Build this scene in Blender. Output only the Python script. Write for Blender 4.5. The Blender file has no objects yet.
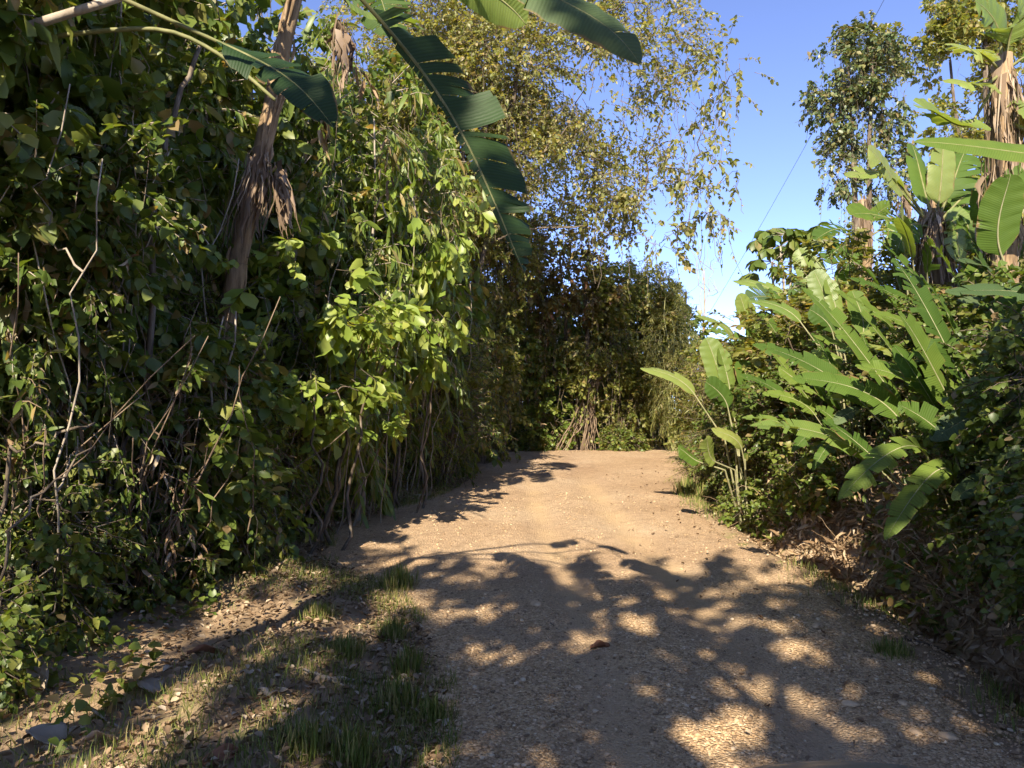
import bpy, math, random
import numpy as np
from mathutils import Vector, Matrix
R = math.radians
sc = bpy.context.scene
col = sc.collection

# ------------------------------------------------------------------ camera, sky, sun, exposure
F = 745.0
PITCH = 2.38
CAM = np.array([0.0, 0.0, 1.8])
cd = bpy.data.cameras.new('camera')
cd.lens = 36 * F / 1024; cd.sensor_width = 36; cd.clip_start = 0.05; cd.clip_end = 3000
cam = bpy.data.objects.new('camera', cd); col.objects.link(cam)
cam.location = CAM; cam.rotation_euler = (R(90 + PITCH), 0, 0)
sc.camera = cam
SUN_EL = 34.0
SUN_AZ = math.atan2(-0.24, -0.97)            # towards the sun, clockwise from +Y
w = bpy.data.worlds.new('World'); sc.world = w; w.use_nodes = True
nt = w.node_tree; nt.nodes.clear()
sky = nt.nodes.new('ShaderNodeTexSky'); sky.sky_type = 'NISHITA'; sky.sun_disc = False
sky.sun_elevation = R(SUN_EL); sky.sun_rotation = SUN_AZ
sky.altitude = 2500; sky.air_density = 0.58; sky.dust_density = 0.0; sky.ozone_density = 4.5
bg = nt.nodes.new('ShaderNodeBackground'); bg.inputs[1].default_value = 0.14
wo = nt.nodes.new('ShaderNodeOutputWorld')
skm = nt.nodes.new('ShaderNodeMixRGB'); skm.blend_type = 'MULTIPLY'; skm.inputs[0].default_value = 1; skm.inputs[2].default_value = (1.13, .90, .90, 1)
nt.links.new(sky.outputs[0], skm.inputs[1]); nt.links.new(skm.outputs[0], bg.inputs[0]); nt.links.new(bg.outputs[0], wo.inputs[0])
sd = bpy.data.lights.new('sun', 'SUN'); sd.energy = 3.7; sd.angle = R(0.53); sd.color = (1.0, 0.89, 0.72)
sun = bpy.data.objects.new('sun', sd); col.objects.link(sun)
tosun = Vector((math.sin(SUN_AZ) * math.cos(R(SUN_EL)), math.cos(SUN_AZ) * math.cos(R(SUN_EL)), math.sin(R(SUN_EL))))
sun.rotation_euler = tosun.to_track_quat('Z', 'Y').to_euler(); sun.location = (-6, -14, 14)
sc.view_settings.view_transform = 'Standard'; sc.view_settings.look = 'None'
sc.view_settings.exposure = 1.85; sc.view_settings.gamma = 1.0
sc.view_settings.use_curve_mapping = False
try:
    cy = sc.cycles
    cy.use_denoising = True; cy.denoiser = 'OPENIMAGEDENOISE'
    cy.max_bounces = 8; cy.diffuse_bounces = 5; cy.glossy_bounces = 1; cy.transmission_bounces = 5; cy.adaptive_threshold = 0.02
    cy.sample_clamp_indirect = 8.0
except Exception:
    pass

# ------------------------------------------------------------------ maths helpers
def at(px, py, Y):
    u, v = (px - 512) / F, (384 - py) / F
    a = R(PITCH)
    d = np.array([u, math.cos(a) - v * math.sin(a), math.sin(a) + v * math.cos(a)])
    return CAM + d * (Y / d[1])

def hash3(i, j, k, s=0):
    n = (i * 374761393 + j * 668265263 + k * 1274126177 + s * 974634541) & 0x7fffffff
    n = ((n ^ (n >> 13)) * 1103515245 + 12345) & 0x7fffffff
    n = ((n ^ (n >> 15)) * 1103515245 + 12345) & 0x7fffffff
    return (n & 0xffff) / 65535.0

def vnoise(p, s=0):
    p = np.asarray(p, float)
    i = np.floor(p).astype(np.int64); f = p - i; f = f * f * (3 - 2 * f)
    out = 0
    for a in (0, 1):
        for b in (0, 1):
            for c in (0, 1):
                wgt = (f[..., 0] if a else 1 - f[..., 0]) * (f[..., 1] if b else 1 - f[..., 1]) * (f[..., 2] if c else 1 - f[..., 2])
                out = out + wgt * hash3(i[..., 0] + a, i[..., 1] + b, i[..., 2] + c, s)
    return out

def n2(x, y, f, s=0):
    x = np.asarray(x, float); y = np.asarray(y, float)
    return vnoise(np.stack([x * f, y * f, np.zeros_like(x) + 0.37], -1), s) - 0.5

def sstep(a, b, x):
    t = np.clip((np.asarray(x, float) - a) / (b - a), 0, 1); return t * t * (3 - 2 * t)

def unit(v):
    v = np.asarray(v, float)
    return v / np.maximum(np.linalg.norm(v, axis=-1, keepdims=True), 1e-9)

# ------------------------------------------------------------------ terrain functions
LE = np.array([(-12, -.8), (3.8, -.62), (4.85, -.7), (6.2, -1.0), (7.3, -1.5), (8.3, -2.3), (10, -2.7), (11.5, -2.1), (14, -1.2), (17, -.8), (21, -.4), (23, .3), (40, .3)])
RE = np.array([(-12, 2.5), (4, 2.75), (5.3, 3.05), (8, 3.1), (9.3, 2.9), (12, 2.95), (15.8, 3.45), (17.5, 4.3), (19, 5.7), (20, 8), (21, 14), (40, 14)])
def xl(y): return np.interp(y, LE[:, 0], LE[:, 1])
def xr(y): return np.interp(y, RE[:, 0], RE[:, 1])
def h0(y):
    y = np.asarray(y, float)
    return 0.046 * (np.log1p(np.exp((y - 4.5) / 0.8)) * 0.8 - np.log1p(np.exp((y - 21) / 1.5)) * 1.5) - 0.03 * np.maximum(y - 23, 0).clip(0, 40)
def bank(x, y):
    d = np.asarray(x, float) - xr(y)
    rise = 1.45 * (1 - 0.75 * sstep(12.5, 17, y))
    r2 = sstep(0.45, 2.0, d) * rise + 0.10 * np.clip(d - 2, 0, 25)
    ditch = -0.22 * np.exp(-((d - 0.42) / 0.2) ** 2) * (1 - sstep(13, 17, y))
    return np.where(d > 0, r2 + ditch, 0)
def H(x, y):
    x = np.asarray(x, float); y = np.asarray(y, float)
    z = h0(y) + bank(x, y)
    dl = np.clip(xl(y) - x, 0, 30)
    z = z + 0.12 * sstep(0.0, 0.8, dl) + 0.03 * np.clip(dl - 1.5, 0, 20)
    off = sstep(-0.2, 0.5, np.maximum(xl(y) - x, x - xr(y)))
    z = z + (0.04 + 0.16 * off) * n2(x, y, 0.8, 1) + (0.02 + .07 * off) * n2(x, y, 2.3, 2) + (0.009 + .043 * off) * n2(x, y, 6.1, 3)
    inroad = 1 - off
    for rx, dep in ((0.5, .045), (1.6, .05)):
        z = z - inroad * dep * np.exp(-((x - rx - 0.12 * np.sin(y * .35)) / 0.24) ** 2) * (1 - sstep(17, 20, y))
    return z
def Hs(x, y): return float(H(np.array([x]), np.array([y]))[0])

# ------------------------------------------------------------------ mesh collector
class MB:
    def __init__(s): s.v = []; s.f = {}; s.n = 0; s.uv = {}
    def add(s, V, faces):
        V = np.asarray(V, float).reshape(-1, 3)
        for f in faces:
            f = np.asarray(f, np.int64)
            if f.ndim == 1: f = f[None]
            s.f.setdefault(f.shape[1], []).append(f + s.n)
        s.v.append(V); s.n += len(V)
    def build(s, name, mat, parent=None, smooth=True, uv=None):
        me = bpy.data.meshes.new(name)
        V = np.concatenate(s.v) if s.v else np.zeros((0, 3))
        loops = []; starts = []; k = 0
        for c, fl in s.f.items():
            a = np.concatenate(fl); loops.append(a.ravel())
            starts.append(k + np.arange(len(a)) * c); k += a.size
        loops = np.concatenate(loops).astype(np.int32); starts = np.concatenate(starts).astype(np.int32)
        me.vertices.add(len(V)); me.vertices.foreach_set('co', V.astype(np.float32).ravel())
        me.loops.add(len(loops)); me.loops.foreach_set('vertex_index', loops)
        me.polygons.add(len(starts)); me.polygons.foreach_set('loop_start', starts)
        me.update(calc_edges=True)
        if smooth: me.polygons.foreach_set('use_smooth', np.ones(len(starts), bool))
        if uv is not None:
            lay = me.uv_layers.new(name='UVMap'); lay.data.foreach_set('uv', np.asarray(uv, np.float32)[loops].ravel())
        me.materials.append(mat)
        me.validate()
        o = bpy.data.objects.new(name, me); col.objects.link(o)
        if parent is not None: o.parent = parent
        return o

def tube(mb, pts, rad, n=6, cap=True):
    pts = np.asarray(pts, float); rad = np.broadcast_to(np.asarray(rad, float), (len(pts),))
    t = unit(np.gradient(pts, axis=0))
    ref = np.array([0.31, 0.77, 0.2]); u = unit(np.cross(t, ref)); v = np.cross(t, u)
    a = np.arange(n) * 2 * np.pi / n
    V = pts[:, None] + rad[:, None, None] * (np.cos(a)[None, :, None] * u[:, None] + np.sin(a)[None, :, None] * v[:, None])
    m = len(pts); i = np.arange(m - 1)[:, None] * n; j = np.arange(n)[None]; j2 = (j + 1) % n
    q = np.stack([i + j, i + j2, i + n + j2, i + n + j], -1).reshape(-1, 4)
    mb.add(V.reshape(-1, 3), [q])
    if cap: mb.f.setdefault(n, []).append((np.arange(n)[None] + mb.n - n))

def curve(a, b, sag=0.0, n=6, wob=0.0, rng=None, lift=None):
    a = np.asarray(a, float); b = np.asarray(b, float); t = np.linspace(0, 1, n)[:, None]
    p = a * (1 - t) + b * t
    p[:, 2] -= (4 * t * (1 - t))[:, 0] * sag
    if wob and rng is not None:
        p[1:-1] += rng.normal(0, wob, (n - 2, 3))
    return p

# small leaf: 8 vertices, folded along the midrib, tip bending down
def tmpl(shape='ovate', fold=.12, bend=.18):
    st = {'ovate': [(.30, .30), (.68, .24)], 'lance': [(.3, .11), (.68, .10)], 'broad': [(.28, .42), (.66, .34)], 'heart': [(.16, .46), (.6, .34)], 'strip': [(.3, .05), (.7, .04)], 'obov': [(.4, .24), (.75, .27)]}[shape]
    (y1, w1), (y2, w2) = st
    V = np.array([(0, 0, 0), (-w1, y1, w1 * fold * 2 - bend * y1 ** 2), (0, y1, -bend * y1 ** 2), (w1, y1, w1 * fold * 2 - bend * y1 ** 2),
                  (-w2, y2, w2 * fold * 2 - bend * y2 ** 2), (0, y2, -bend * y2 ** 2), (w2, y2, w2 * fold * 2 - bend * y2 ** 2), (0, 1, -bend)])
    return V, [np.array([(0, 2, 1), (0, 3, 2), (4, 5, 7), (5, 6, 7)]), np.array([(1, 2, 5, 4), (2, 3, 6, 5)])]

def leaves(mb, P, D, N, S, T):
    TV, TF = T
    y = unit(D); x = unit(np.cross(y, N)); z = np.cross(x, y)
    S = np.broadcast_to(np.asarray(S, float), (len(P),))[:, None, None]
    V = P[:, None] + S * (TV[None, :, 0, None] * x[:, None] + TV[None, :, 1, None] * y[:, None] + TV[None, :, 2, None] * z[:, None])
    off = (np.arange(len(P)) * len(TV))[:, None, None]
    mb.add(V.reshape(-1, 3), [(f[None] + off).reshape(-1, f.shape[1]) for f in TF])

def sprays(mb, rng, C, O, m, S, T, L=.4, droop=.35, tw=None, spread=.9, flat=.8):
    """m leaves along a short twig at every centre C pointing along O"""
    k = len(C); O = unit(O)
    u = unit(np.cross(O, np.array([.13, .21, .97]))); v = np.cross(O, u)
    t = (np.arange(m)[None] + rng.random((k, m))) / m
    P = C[:, None] + O[:, None] * (t * L)[..., None]
    P[..., 2] -= (t ** 2) * L * droop * .6
    ph = np.arange(m)[None] * 2.4 + rng.random((k, 1)) * 6.28 + rng.normal(0, .4, (k, m))
    D = .55 * O[:, None] + spread * (np.cos(ph)[..., None] * u[:, None] + np.sin(ph)[..., None] * v[:, None])
    D[..., 2] -= droop; D += rng.normal(0, .18, D.shape)
    N = np.zeros_like(D); N[..., 2] = flat; N += rng.normal(0, .45, D.shape)
    s = S * rng.uniform(.65, 1.2, (k, m)) * rng.uniform(.6, 1.5, (k, 1))
    leaves(mb, P.reshape(-1, 3), D.reshape(-1, 3), N.reshape(-1, 3), s.ravel(), T)
    if tw is not None:
        for c, o in zip(C, O):
            e = c + o * L; e = e - np.array([0, 0, L * droop * .5])
            tube(tw, [c - o * .15, (c + e) / 2 + [0, 0, .02], e], [.007, .005, .003], 3, False)

def blob_points(rng, blobs, k, freq=1.3, thr=.42, seed=0, shell=.55):
    """points in a set of ellipsoids, thinned by noise so that the crown has gaps and clumps"""
    B = np.array(blobs, float); wt = np.prod(B[:, 3:6], axis=1) ** .7; wt /= wt.sum()
    out = []; cen = []
    n = 0
    while n < k:
        q = rng.choice(len(B), k * 2, p=wt)
        d = unit(rng.normal(size=(k * 2, 3))); r = rng.uniform(shell ** 3, 1, k * 2) ** (1 / 3)
        r = r * (0.75 + .5 * vnoise(d * 2.1 + q[:, None] * 7.7, seed + 5))
        p = B[q, :3] + d * r[:, None] * B[q, 3:6]
        ok = vnoise(p * freq, seed + 3) > thr
        out.append(p[ok]); cen.append(B[q[ok], :3]); n += ok.sum()
    return np.concatenate(out)[:k], np.concatenate(cen)[:k]

# ------------------------------------------------------------------ materials
def nodes(name):
    m = bpy.data.materials.new(name); m.use_nodes = True
    t = m.node_tree; t.nodes.clear()
    return m, t, t.nodes, t.links
def ramp(N, stops):
    r = N.new('ShaderNodeValToRGB'); e = r.color_ramp.elements
    e[0].position, e[0].color = stops[0][0], (*stops[0][1], 1)
    e[1].position, e[1].color = stops[-1][0], (*stops[-1][1], 1)
    for p, c in stops[1:-1]:
        x = e.new(p); x.color = (*c, 1)
    return r
def leaf_mat(name, stops, trans=.35, tint=(1.5, 1.35, .5), rough=.42, spec=.45, veins=False):
    m, t, N, L = nodes(name)
    out = N.new('ShaderNodeOutputMaterial'); mix = N.new('ShaderNodeMixShader'); mix.inputs[0].default_value = trans
    p = N.new('ShaderNodeBsdfPrincipled'); p.inputs['Roughness'].default_value = rough; p.inputs['Specular IOR Level'].default_value = spec
    tr = N.new('ShaderNodeBsdfTranslucent')
    g = N.new('ShaderNodeNewGeometry'); oi = N.new('ShaderNodeObjectInfo')
    tc = N.new('ShaderNodeTexCoord'); nz = N.new('ShaderNodeTexNoise'); nz.inputs['Scale'].default_value = 1.4 if not veins else 5
    L.new(tc.outputs['Object'], nz.inputs['Vector'])
    a = N.new('ShaderNodeMath'); a.operation = 'MULTIPLY_ADD'; a.inputs[1].default_value = .5; a.inputs[2].default_value = -.25
    L.new(nz.outputs[0], a.inputs[0])
    b = N.new('ShaderNodeMath'); b.operation = 'ADD'
    L.new(g.outputs['Random Per Island'] if not veins else oi.outputs['Random'], b.inputs[0]); L.new(a.outputs[0], b.inputs[1])
    r = ramp(N, stops); L.new(b.outputs[0], r.inputs[0])
    colr = r.outputs[0]
    if veins:
        uv = N.new('ShaderNodeUVMap'); uv.uv_map = 'UVMap'
        wv = N.new('ShaderNodeTexWave'); wv.wave_type = 'BANDS'; wv.bands_direction = 'X'; wv.inputs['Scale'].default_value = 22; wv.inputs['Distortion'].default_value = 1.2
        L.new(uv.outputs[0], wv.inputs[0])
        mx = N.new('ShaderNodeMixRGB'); mx.blend_type = 'MULTIPLY'; mx.inputs[0].default_value = .16
        L.new(colr, mx.inputs[1]); L.new(wv.outputs[0], mx.inputs[2])
        # browned, frayed margin
        sx = N.new('ShaderNodeSeparateXYZ'); L.new(uv.outputs[0], sx.inputs[0])
        ad = N.new('ShaderNodeMath'); ad.operation = 'MULTIPLY_ADD'; ad.inputs[1].default_value = .5
        L.new(nz.outputs[0], ad.inputs[0]); L.new(sx.outputs[1], ad.inputs[2])
        rr = ramp(N, [(1.13, (0, 0, 0)), (1.25, (1, 1, 1))]) if False else None
        mp = N.new('ShaderNodeMapRange'); mp.inputs[1].default_value = 1.22; mp.inputs[2].default_value = 1.31
        L.new(ad.outputs[0], mp.inputs[0])
        m2 = N.new('ShaderNodeMixRGB'); L.new(mp.outputs[0], m2.inputs[0]); L.new(mx.outputs[0], m2.inputs[1]); m2.inputs[2].default_value = (.22, .14, .06, 1)
        colr = m2.outputs[0]
        bp = N.new('ShaderNodeBump'); bp.inputs['Strength'].default_value = .18; bp.inputs['Distance'].default_value = .01
        L.new(wv.outputs[0], bp.inputs['Height']); L.new(bp.outputs[0], p.inputs['Normal'])
    tm = N.new('ShaderNodeMixRGB'); tm.blend_type = 'MULTIPLY'; tm.inputs[0].default_value = 1; tm.inputs[2].default_value = (*tint, 1)
    L.new(colr, p.inputs['Base Color']); L.new(colr, tm.inputs[1]); L.new(tm.outputs[0], tr.inputs[0])
    L.new(p.outputs[0], mix.inputs[1]); L.new(tr.outputs[0], mix.inputs[2]); L.new(mix.outputs[0], out.inputs[0])
    return m
def rough_mat(name, stops, scale=4, detail=8, rough=.9, bump=.4, dist=.02, stretch=(1, 1, 1), spec=.2, coat=0):
    m, t, N, L = nodes(name)
    out = N.new('ShaderNodeOutputMaterial'); p = N.new('ShaderNodeBsdfPrincipled'); p.inputs['Roughness'].default_value = rough
    p.inputs['Specular IOR Level'].default_value = spec; p.inputs['Coat Weight'].default_value = coat
    tc = N.new('ShaderNodeTexCoord'); mp = N.new('ShaderNodeMapping'); mp.inputs['Scale'].default_value = stretch
    nz = N.new('ShaderNodeTexNoise'); nz.inputs['Scale'].default_value = scale; nz.inputs['Detail'].default_value = detail; nz.inputs['Roughness'].default_value = .65
    L.new(tc.outputs['Object'], mp.inputs[0]); L.new(mp.outputs[0], nz.inputs['Vector'])
    r = ramp(N, stops); L.new(nz.outputs[0], r.inputs[0]); L.new(r.outputs[0], p.inputs['Base Color'])
    b = N.new('ShaderNodeBump'); b.inputs['Strength'].default_value = bump; b.inputs['Distance'].default_value = dist
    L.new(nz.outputs[0], b.inputs['Height']); L.new(b.outputs[0], p.inputs['Normal']); L.new(p.outputs[0], out.inputs[0])
    return m
def island_mat(name, stops, rough=.85, spec=.2):
    m, t, N, L = nodes(name)
    out = N.new('ShaderNodeOutputMaterial'); p = N.new('ShaderNodeBsdfPrincipled'); p.inputs['Roughness'].default_value = rough; p.inputs['Specular IOR Level'].default_value = spec
    g = N.new('ShaderNodeNewGeometry'); r = ramp(N, stops); L.new(g.outputs['Random Per Island'], r.inputs[0])
    tc = N.new('ShaderNodeTexCoord'); nz = N.new('ShaderNodeTexNoise'); nz.inputs['Scale'].default_value = 30; nz.inputs['Detail'].default_value = 5
    L.new(tc.outputs['Object'], nz.inputs['Vector'])
    mx = N.new('ShaderNodeMixRGB'); mx.blend_type = 'OVERLAY'; mx.inputs[0].default_value = .5
    L.new(r.outputs[0], mx.inputs[1]); L.new(nz.outputs[0], mx.inputs[2]); L.new(mx.outputs[0], p.inputs['Base Color']); L.new(p.outputs[0], out.inputs[0])
    return m

G_MID = [(0, (.070, .110, .018)), (.3, (.110, .165, .028)), (.7, (.170, .205, .042)), (.92, (.24, .24, .06)), (1, (.35, .24, .11))]
G_FRESH = [(0, (.16, .23, .036)), (.5, (.23, .31, .055)), (1, (.32, .35, .085))]
G_YEL = [(0, (.110, .145, .030)), (.45, (.185, .205, .048)), (.85, (.27, .265, .075)), (1, (.37, .28, .12))]
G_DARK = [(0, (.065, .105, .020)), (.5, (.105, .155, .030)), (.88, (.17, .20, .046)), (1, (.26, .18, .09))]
G_BLUE = [(0, (.06, .095, .036)), (.5, (.10, .135, .048)), (.85, (.19, .19, .07)), (1, (.24, .19, .09))]
G_RED = [(0, (.15, .11, .04)), (.5, (.22, .18, .06)), (.8, (.18, .19, .05)), (1, (.32, .15, .07))]
DRY = [(0, (.14, .085, .045)), (.4, (.27, .18, .10)), (.75, (.40, .29, .175)), (1, (.50, .40, .28))]
M = dict(
    pale=leaf_mat('leaf_pale', [(0, (.15, .175, .045)), (.45, (.23, .24, .07)), (.85, (.32, .30, .11)), (1, (.38, .29, .14))], .5),
    fresh2=leaf_mat('leaf_bright', [(0, (.10, .16, .026)), (.5, (.16, .22, .04)), (.9, (.24, .27, .065)), (1, (.34, .25, .11))], .45),
    mid=leaf_mat('leaf_mid', G_MID, .42), fresh=leaf_mat('leaf_fresh', G_FRESH, .42), yel=leaf_mat('leaf_yellowish', G_YEL, .48),
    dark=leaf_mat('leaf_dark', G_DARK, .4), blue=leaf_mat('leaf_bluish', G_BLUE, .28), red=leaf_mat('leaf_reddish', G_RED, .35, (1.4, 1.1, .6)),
    litter=leaf_mat('leaf_litter_brown', [(0, (.11, .07, .04)), (.4, (.21, .14, .082)), (.8, (.33, .24, .15)), (1, (.46, .37, .26))], .1, (1.1, .95, .75), .85, .1),
    skirt=leaf_mat('dry_skirt', [(0, (.10, .07, .045)), (.4, (.19, .135, .09)), (.8, (.30, .225, .16)), (1, (.42, .34, .25))], .15, (1.1, .95, .75), .85, .1),
    dry=leaf_mat('leaf_dry', DRY, .2, (1.1, .95, .7), .8, .15),
    grass=leaf_mat('grass_blade', [(0, (.09, .13, .028)), (.45, (.15, .19, .042)), (.75, (.27, .25, .085)), (1, (.42, .33, .17))], .3, (1.3, 1.2, .5), .6, .2),
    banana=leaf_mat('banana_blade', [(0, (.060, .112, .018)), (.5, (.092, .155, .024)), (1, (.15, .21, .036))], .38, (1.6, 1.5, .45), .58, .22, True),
    banana_shaded=leaf_mat('banana_shaded_blade', [(0, (.020, .045, .012)), (1, (.034, .066, .018))], .16, (1.6, 1.5, .45), .55, .22, True),  # dark old blade green, with the hanging leaves' shade put into the colour
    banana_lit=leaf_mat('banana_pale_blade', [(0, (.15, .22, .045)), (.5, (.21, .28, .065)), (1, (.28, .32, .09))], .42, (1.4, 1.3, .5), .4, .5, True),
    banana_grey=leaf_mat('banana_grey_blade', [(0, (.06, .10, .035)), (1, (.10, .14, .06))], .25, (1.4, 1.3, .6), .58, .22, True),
    stalk=rough_mat('green_stalk', [(.3, (.12, .13, .045)), (.7, (.22, .21, .09))], 12, 4, .6, .2, .005),
    palestalk=rough_mat('pale_stalk', [(.3, (.17, .17, .08)), (.7, (.30, .28, .16))], 14, 4, .7, .2, .005),
    bark=rough_mat('bark', [(.3, (.05, .038, .026)), (.5, (.13, .10, .07)), (.75, (.26, .22, .17))], 9, 8, .95, .6, .02, (1, 1, .3)),
    rootbark=rough_mat('root_bark', [(.3, (.10, .07, .045)), (.5, (.19, .135, .09)), (.75, (.29, .22, .15))], 9, 8, .95, .6, .02, (1, 1, .3)),
    palebark=rough_mat('pale_bark', [(.3, (.16, .13, .10)), (.5, (.30, .25, .19)), (.75, (.42, .37, .30))], 9, 8, .95, .6, .02, (1, 1, .3)),
    fibre=rough_mat('dry_fibre', [(.3, (.075, .05, .03)), (.48, (.22, .15, .085)), (.75, (.38, .28, .17))], 16, 8, .95, .7, .02, (1, 1, .12)),
    stone=island_mat('stone', [(0, (.18, .12, .07)), (.4, (.37, .25, .14)), (.85, (.50, .345, .20)), (1, (.58, .46, .31))]),
)

# ground shaders
def dirt_mat():
    m, t, N, L = nodes('road_dirt')
    out = N.new('ShaderNodeOutputMaterial'); p = N.new('ShaderNodeBsdfPrincipled'); p.inputs['Roughness'].default_value = .95; p.inputs['Specular IOR Level'].default_value = .12
    tc = N.new('ShaderNodeTexCoord')
    def noise(s, d=6, r=.6):
        n = N.new('ShaderNodeTexNoise'); n.inputs['Scale'].default_value = s; n.inputs['Detail'].default_value = d; n.inputs['Roughness'].default_value = r
        L.new(tc.outputs['Object'], n.inputs['Vector']); return n
    a = noise(.55, 5); b = noise(7, 8, .7); c = noise(60, 6, .75)
    r1 = ramp(N, [(.35, (.335, .225, .138)), (.5, (.40, .28, .178)), (.66, (.47, .35, .232))]); L.new(a.outputs[0], r1.inputs[0])
    r2 = ramp(N, [(.28, (.55, .52, .5)), (.5, (1, 1, 1)), (.75, (1.2, 1.2, 1.18))]); L.new(b.outputs[0], r2.inputs[0])
    r3 = ramp(N, [(.3, (.62, .6, .58)), (.5, (1, 1, 1)), (.72, (1.3, 1.3, 1.3))]); L.new(c.outputs[0], r3.inputs[0])
    m1 = N.new('ShaderNodeMixRGB'); m1.blend_type = 'MULTIPLY'; m1.inputs[0].default_value = .8; L.new(r1.outputs[0], m1.inputs[1]); L.new(r2.outputs[0], m1.inputs[2])
    m2 = N.new('ShaderNodeMixRGB'); m2.blend_type = 'MULTIPLY'; m2.inputs[0].default_value = .8; L.new(m1.outputs[0], m2.inputs[1]); L.new(r3.outputs[0], m2.inputs[2])
    # pebbles: cells of the gravel, coarser away from the wheel tracks
    v = N.new('ShaderNodeTexVoronoi'); v.inputs['Scale'].default_value = 56; L.new(tc.outputs['Object'], v.inputs['Vector'])
    vr = ramp(N, [(0, (.75, .72, .7)), (.5, (1, 1, 1)), (1, (1.35, 1.33, 1.3))]); L.new(v.outputs['Color'], vr.inputs[0])
    m3 = N.new('ShaderNodeMixRGB'); m3.blend_type = 'MULTIPLY'; m3.inputs[0].default_value = .55; L.new(m2.outputs[0], m3.inputs[1]); L.new(vr.outputs[0], m3.inputs[2])
    at_ = N.new('ShaderNodeAttribute'); at_.attribute_name = 'gravel'
    gr = ramp(N, [(.0, (.20, .125, .065)), (.3, (.40, .265, .14)), (.65, (.57, .39, .21)), (1, (.76, .58, .37))]); L.new(v.outputs['Color'], gr.inputs[0])
    m4 = N.new('ShaderNodeMixRGB'); m4.blend_type = 'MULTIPLY'; m4.inputs[0].default_value = .9; L.new(gr.outputs[0], m4.inputs[1]); L.new(r3.outputs[0], m4.inputs[2])
    m5 = N.new('ShaderNodeMixRGB'); L.new(at_.outputs['Fac'], m5.inputs[0]); L.new(m3.outputs[0], m5.inputs[1]); L.new(m4.outputs[0], m5.inputs[2])
    a2 = N.new('ShaderNodeAttribute'); a2.attribute_name = 'track'
    m6 = N.new('ShaderNodeMixRGB'); L.new(a2.outputs['Fac'], m6.inputs[0]); L.new(m5.outputs[0], m6.inputs[1]); m6.inputs[2].default_value = (.53, .37, .205, 1)
    L.new(m6.outputs[0], p.inputs['Base Color'])
    b1 = N.new('ShaderNodeBump'); b1.inputs['Strength'].default_value = .55; b1.inputs['Distance'].default_value = .02
    L.new(c.outputs[0], b1.inputs['Height'])
    b2 = N.new('ShaderNodeBump'); b2.inputs['Strength'].default_value = .9; b2.inputs['Distance'].default_value = .02; b2.invert = True
    L.new(v.outputs['Distance'], b2.inputs['Height']); L.new(b1.outputs[0], b2.inputs['Normal'])
    L.new(b2.outputs[0], p.inputs['Normal']); L.new(p.outputs[0], out.inputs[0])
    return m
M['road'] = dirt_mat()
M['soil'] = rough_mat('leafy_soil', [(.25, (.12, .085, .05)), (.42, (.25, .175, .105)), (.55, (.30, .21, .13)), (.68, (.19, .18, .065)), (.8, (.40, .29, .18))], 3.2, 12, .97, .9, .05, (1, 1, 1), .1)

# ------------------------------------------------------------------ object helpers
def tag(o, label, cat, group=None):
    o['label'] = label; o['category'] = cat
    if group: o['group'] = group
    return o
def thing(name, label, cat, loc=(0, 0, 0), rz=0, group=None, scale=(1, 1, 1)):
    o = bpy.data.objects.new(name, None); col.objects.link(o); o.empty_display_size = .2
    o.location = loc; o.rotation_euler = (0, 0, rz); o.scale = scale
    return tag(o, label, cat, group)
def dup(src, loc, rz=0, scale=None, label=None, group=None):
    r = src.copy(); col.objects.link(r); r.location = loc; r.rotation_euler = (0, 0, rz)
    if scale is not None: r.scale = scale
    if label: r['label'] = label
    if group: r['group'] = group
    for ch in list(src.children):
        c = ch.copy(); col.objects.link(c); c.parent = r
        for g in list(ch.children):
            d = g.copy(); col.objects.link(d); d.parent = c
    return r
def kind(o, k): o['kind'] = k; return o

# ------------------------------------------------------------------ ground and road
def axis(dense, step, far):
    a, b = dense
    d = list(np.arange(a, b, step)); lo = []; s = step; x = a
    while x > -far: s *= 1.5; x -= s; lo.append(x)
    hi = []; s = step; x = b
    while x < far: s *= 1.5; x += s; hi.append(x)
    return np.array(lo[::-1] + d + hi)
def grid_faces(nx, ny):
    i = np.arange(ny - 1)[:, None] * nx; j = np.arange(nx - 1)[None]
    return np.stack([i + j, i + j + 1, i + nx + j + 1, i + nx + j], -1).reshape(-1, 4)
gx = axis((-9, 11), .1, 420); gy = axis((-3, 25), .1, 420)
X, Y = np.meshgrid(gx, gy)
ins = sstep(.02, .22, np.minimum(X - xl(Y), xr(Y) - X)) * (Y < 24) * (Y > -9)
Z = H(X, Y) - .06 * ins
mb = MB(); mb.add(np.stack([X, Y, Z], -1).reshape(-1, 3), [grid_faces(len(gx), len(gy))])
kind(mb.build('ground', M['soil']), 'structure')

def dense_y():
    y = -6.0; o = []
    while y < 22.5:
        o.append(y); y += .025 if 3 < y < 9 else .05 if 1 < y < 16 else .12
    return np.array(o)
ry = dense_y(); ru = np.linspace(0, 1, 130)
U, Yr = np.meshgrid(ru, ry)
ja = .22 * n2(Yr * 0 + 3.1, Yr, 1.1, 8) + .16 * n2(Yr * 0 + 9.1, Yr, 4.3, 9)
jb = .22 * n2(Yr * 0 + 5.1, Yr, 1.1, 18) + .16 * n2(Yr * 0 + 1.1, Yr, 4.3, 19)
A = xl(Yr) - .05 + ja; B = xr(Yr) + .05 + jb
Xr = A + (B - A) * U
dist = np.minimum(Xr - A, B - Xr)
Zr = H(Xr, Yr) + .012 - .09 * (1 - sstep(0, .28, dist))
Zr += .004 * n2(Xr, Yr, 14, 31) + .005 * n2(Xr, Yr, 31, 32)
mb = MB(); mb.add(np.stack([Xr, Yr, Zr], -1).reshape(-1, 3), [grid_faces(len(ru), len(ry))])
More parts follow.
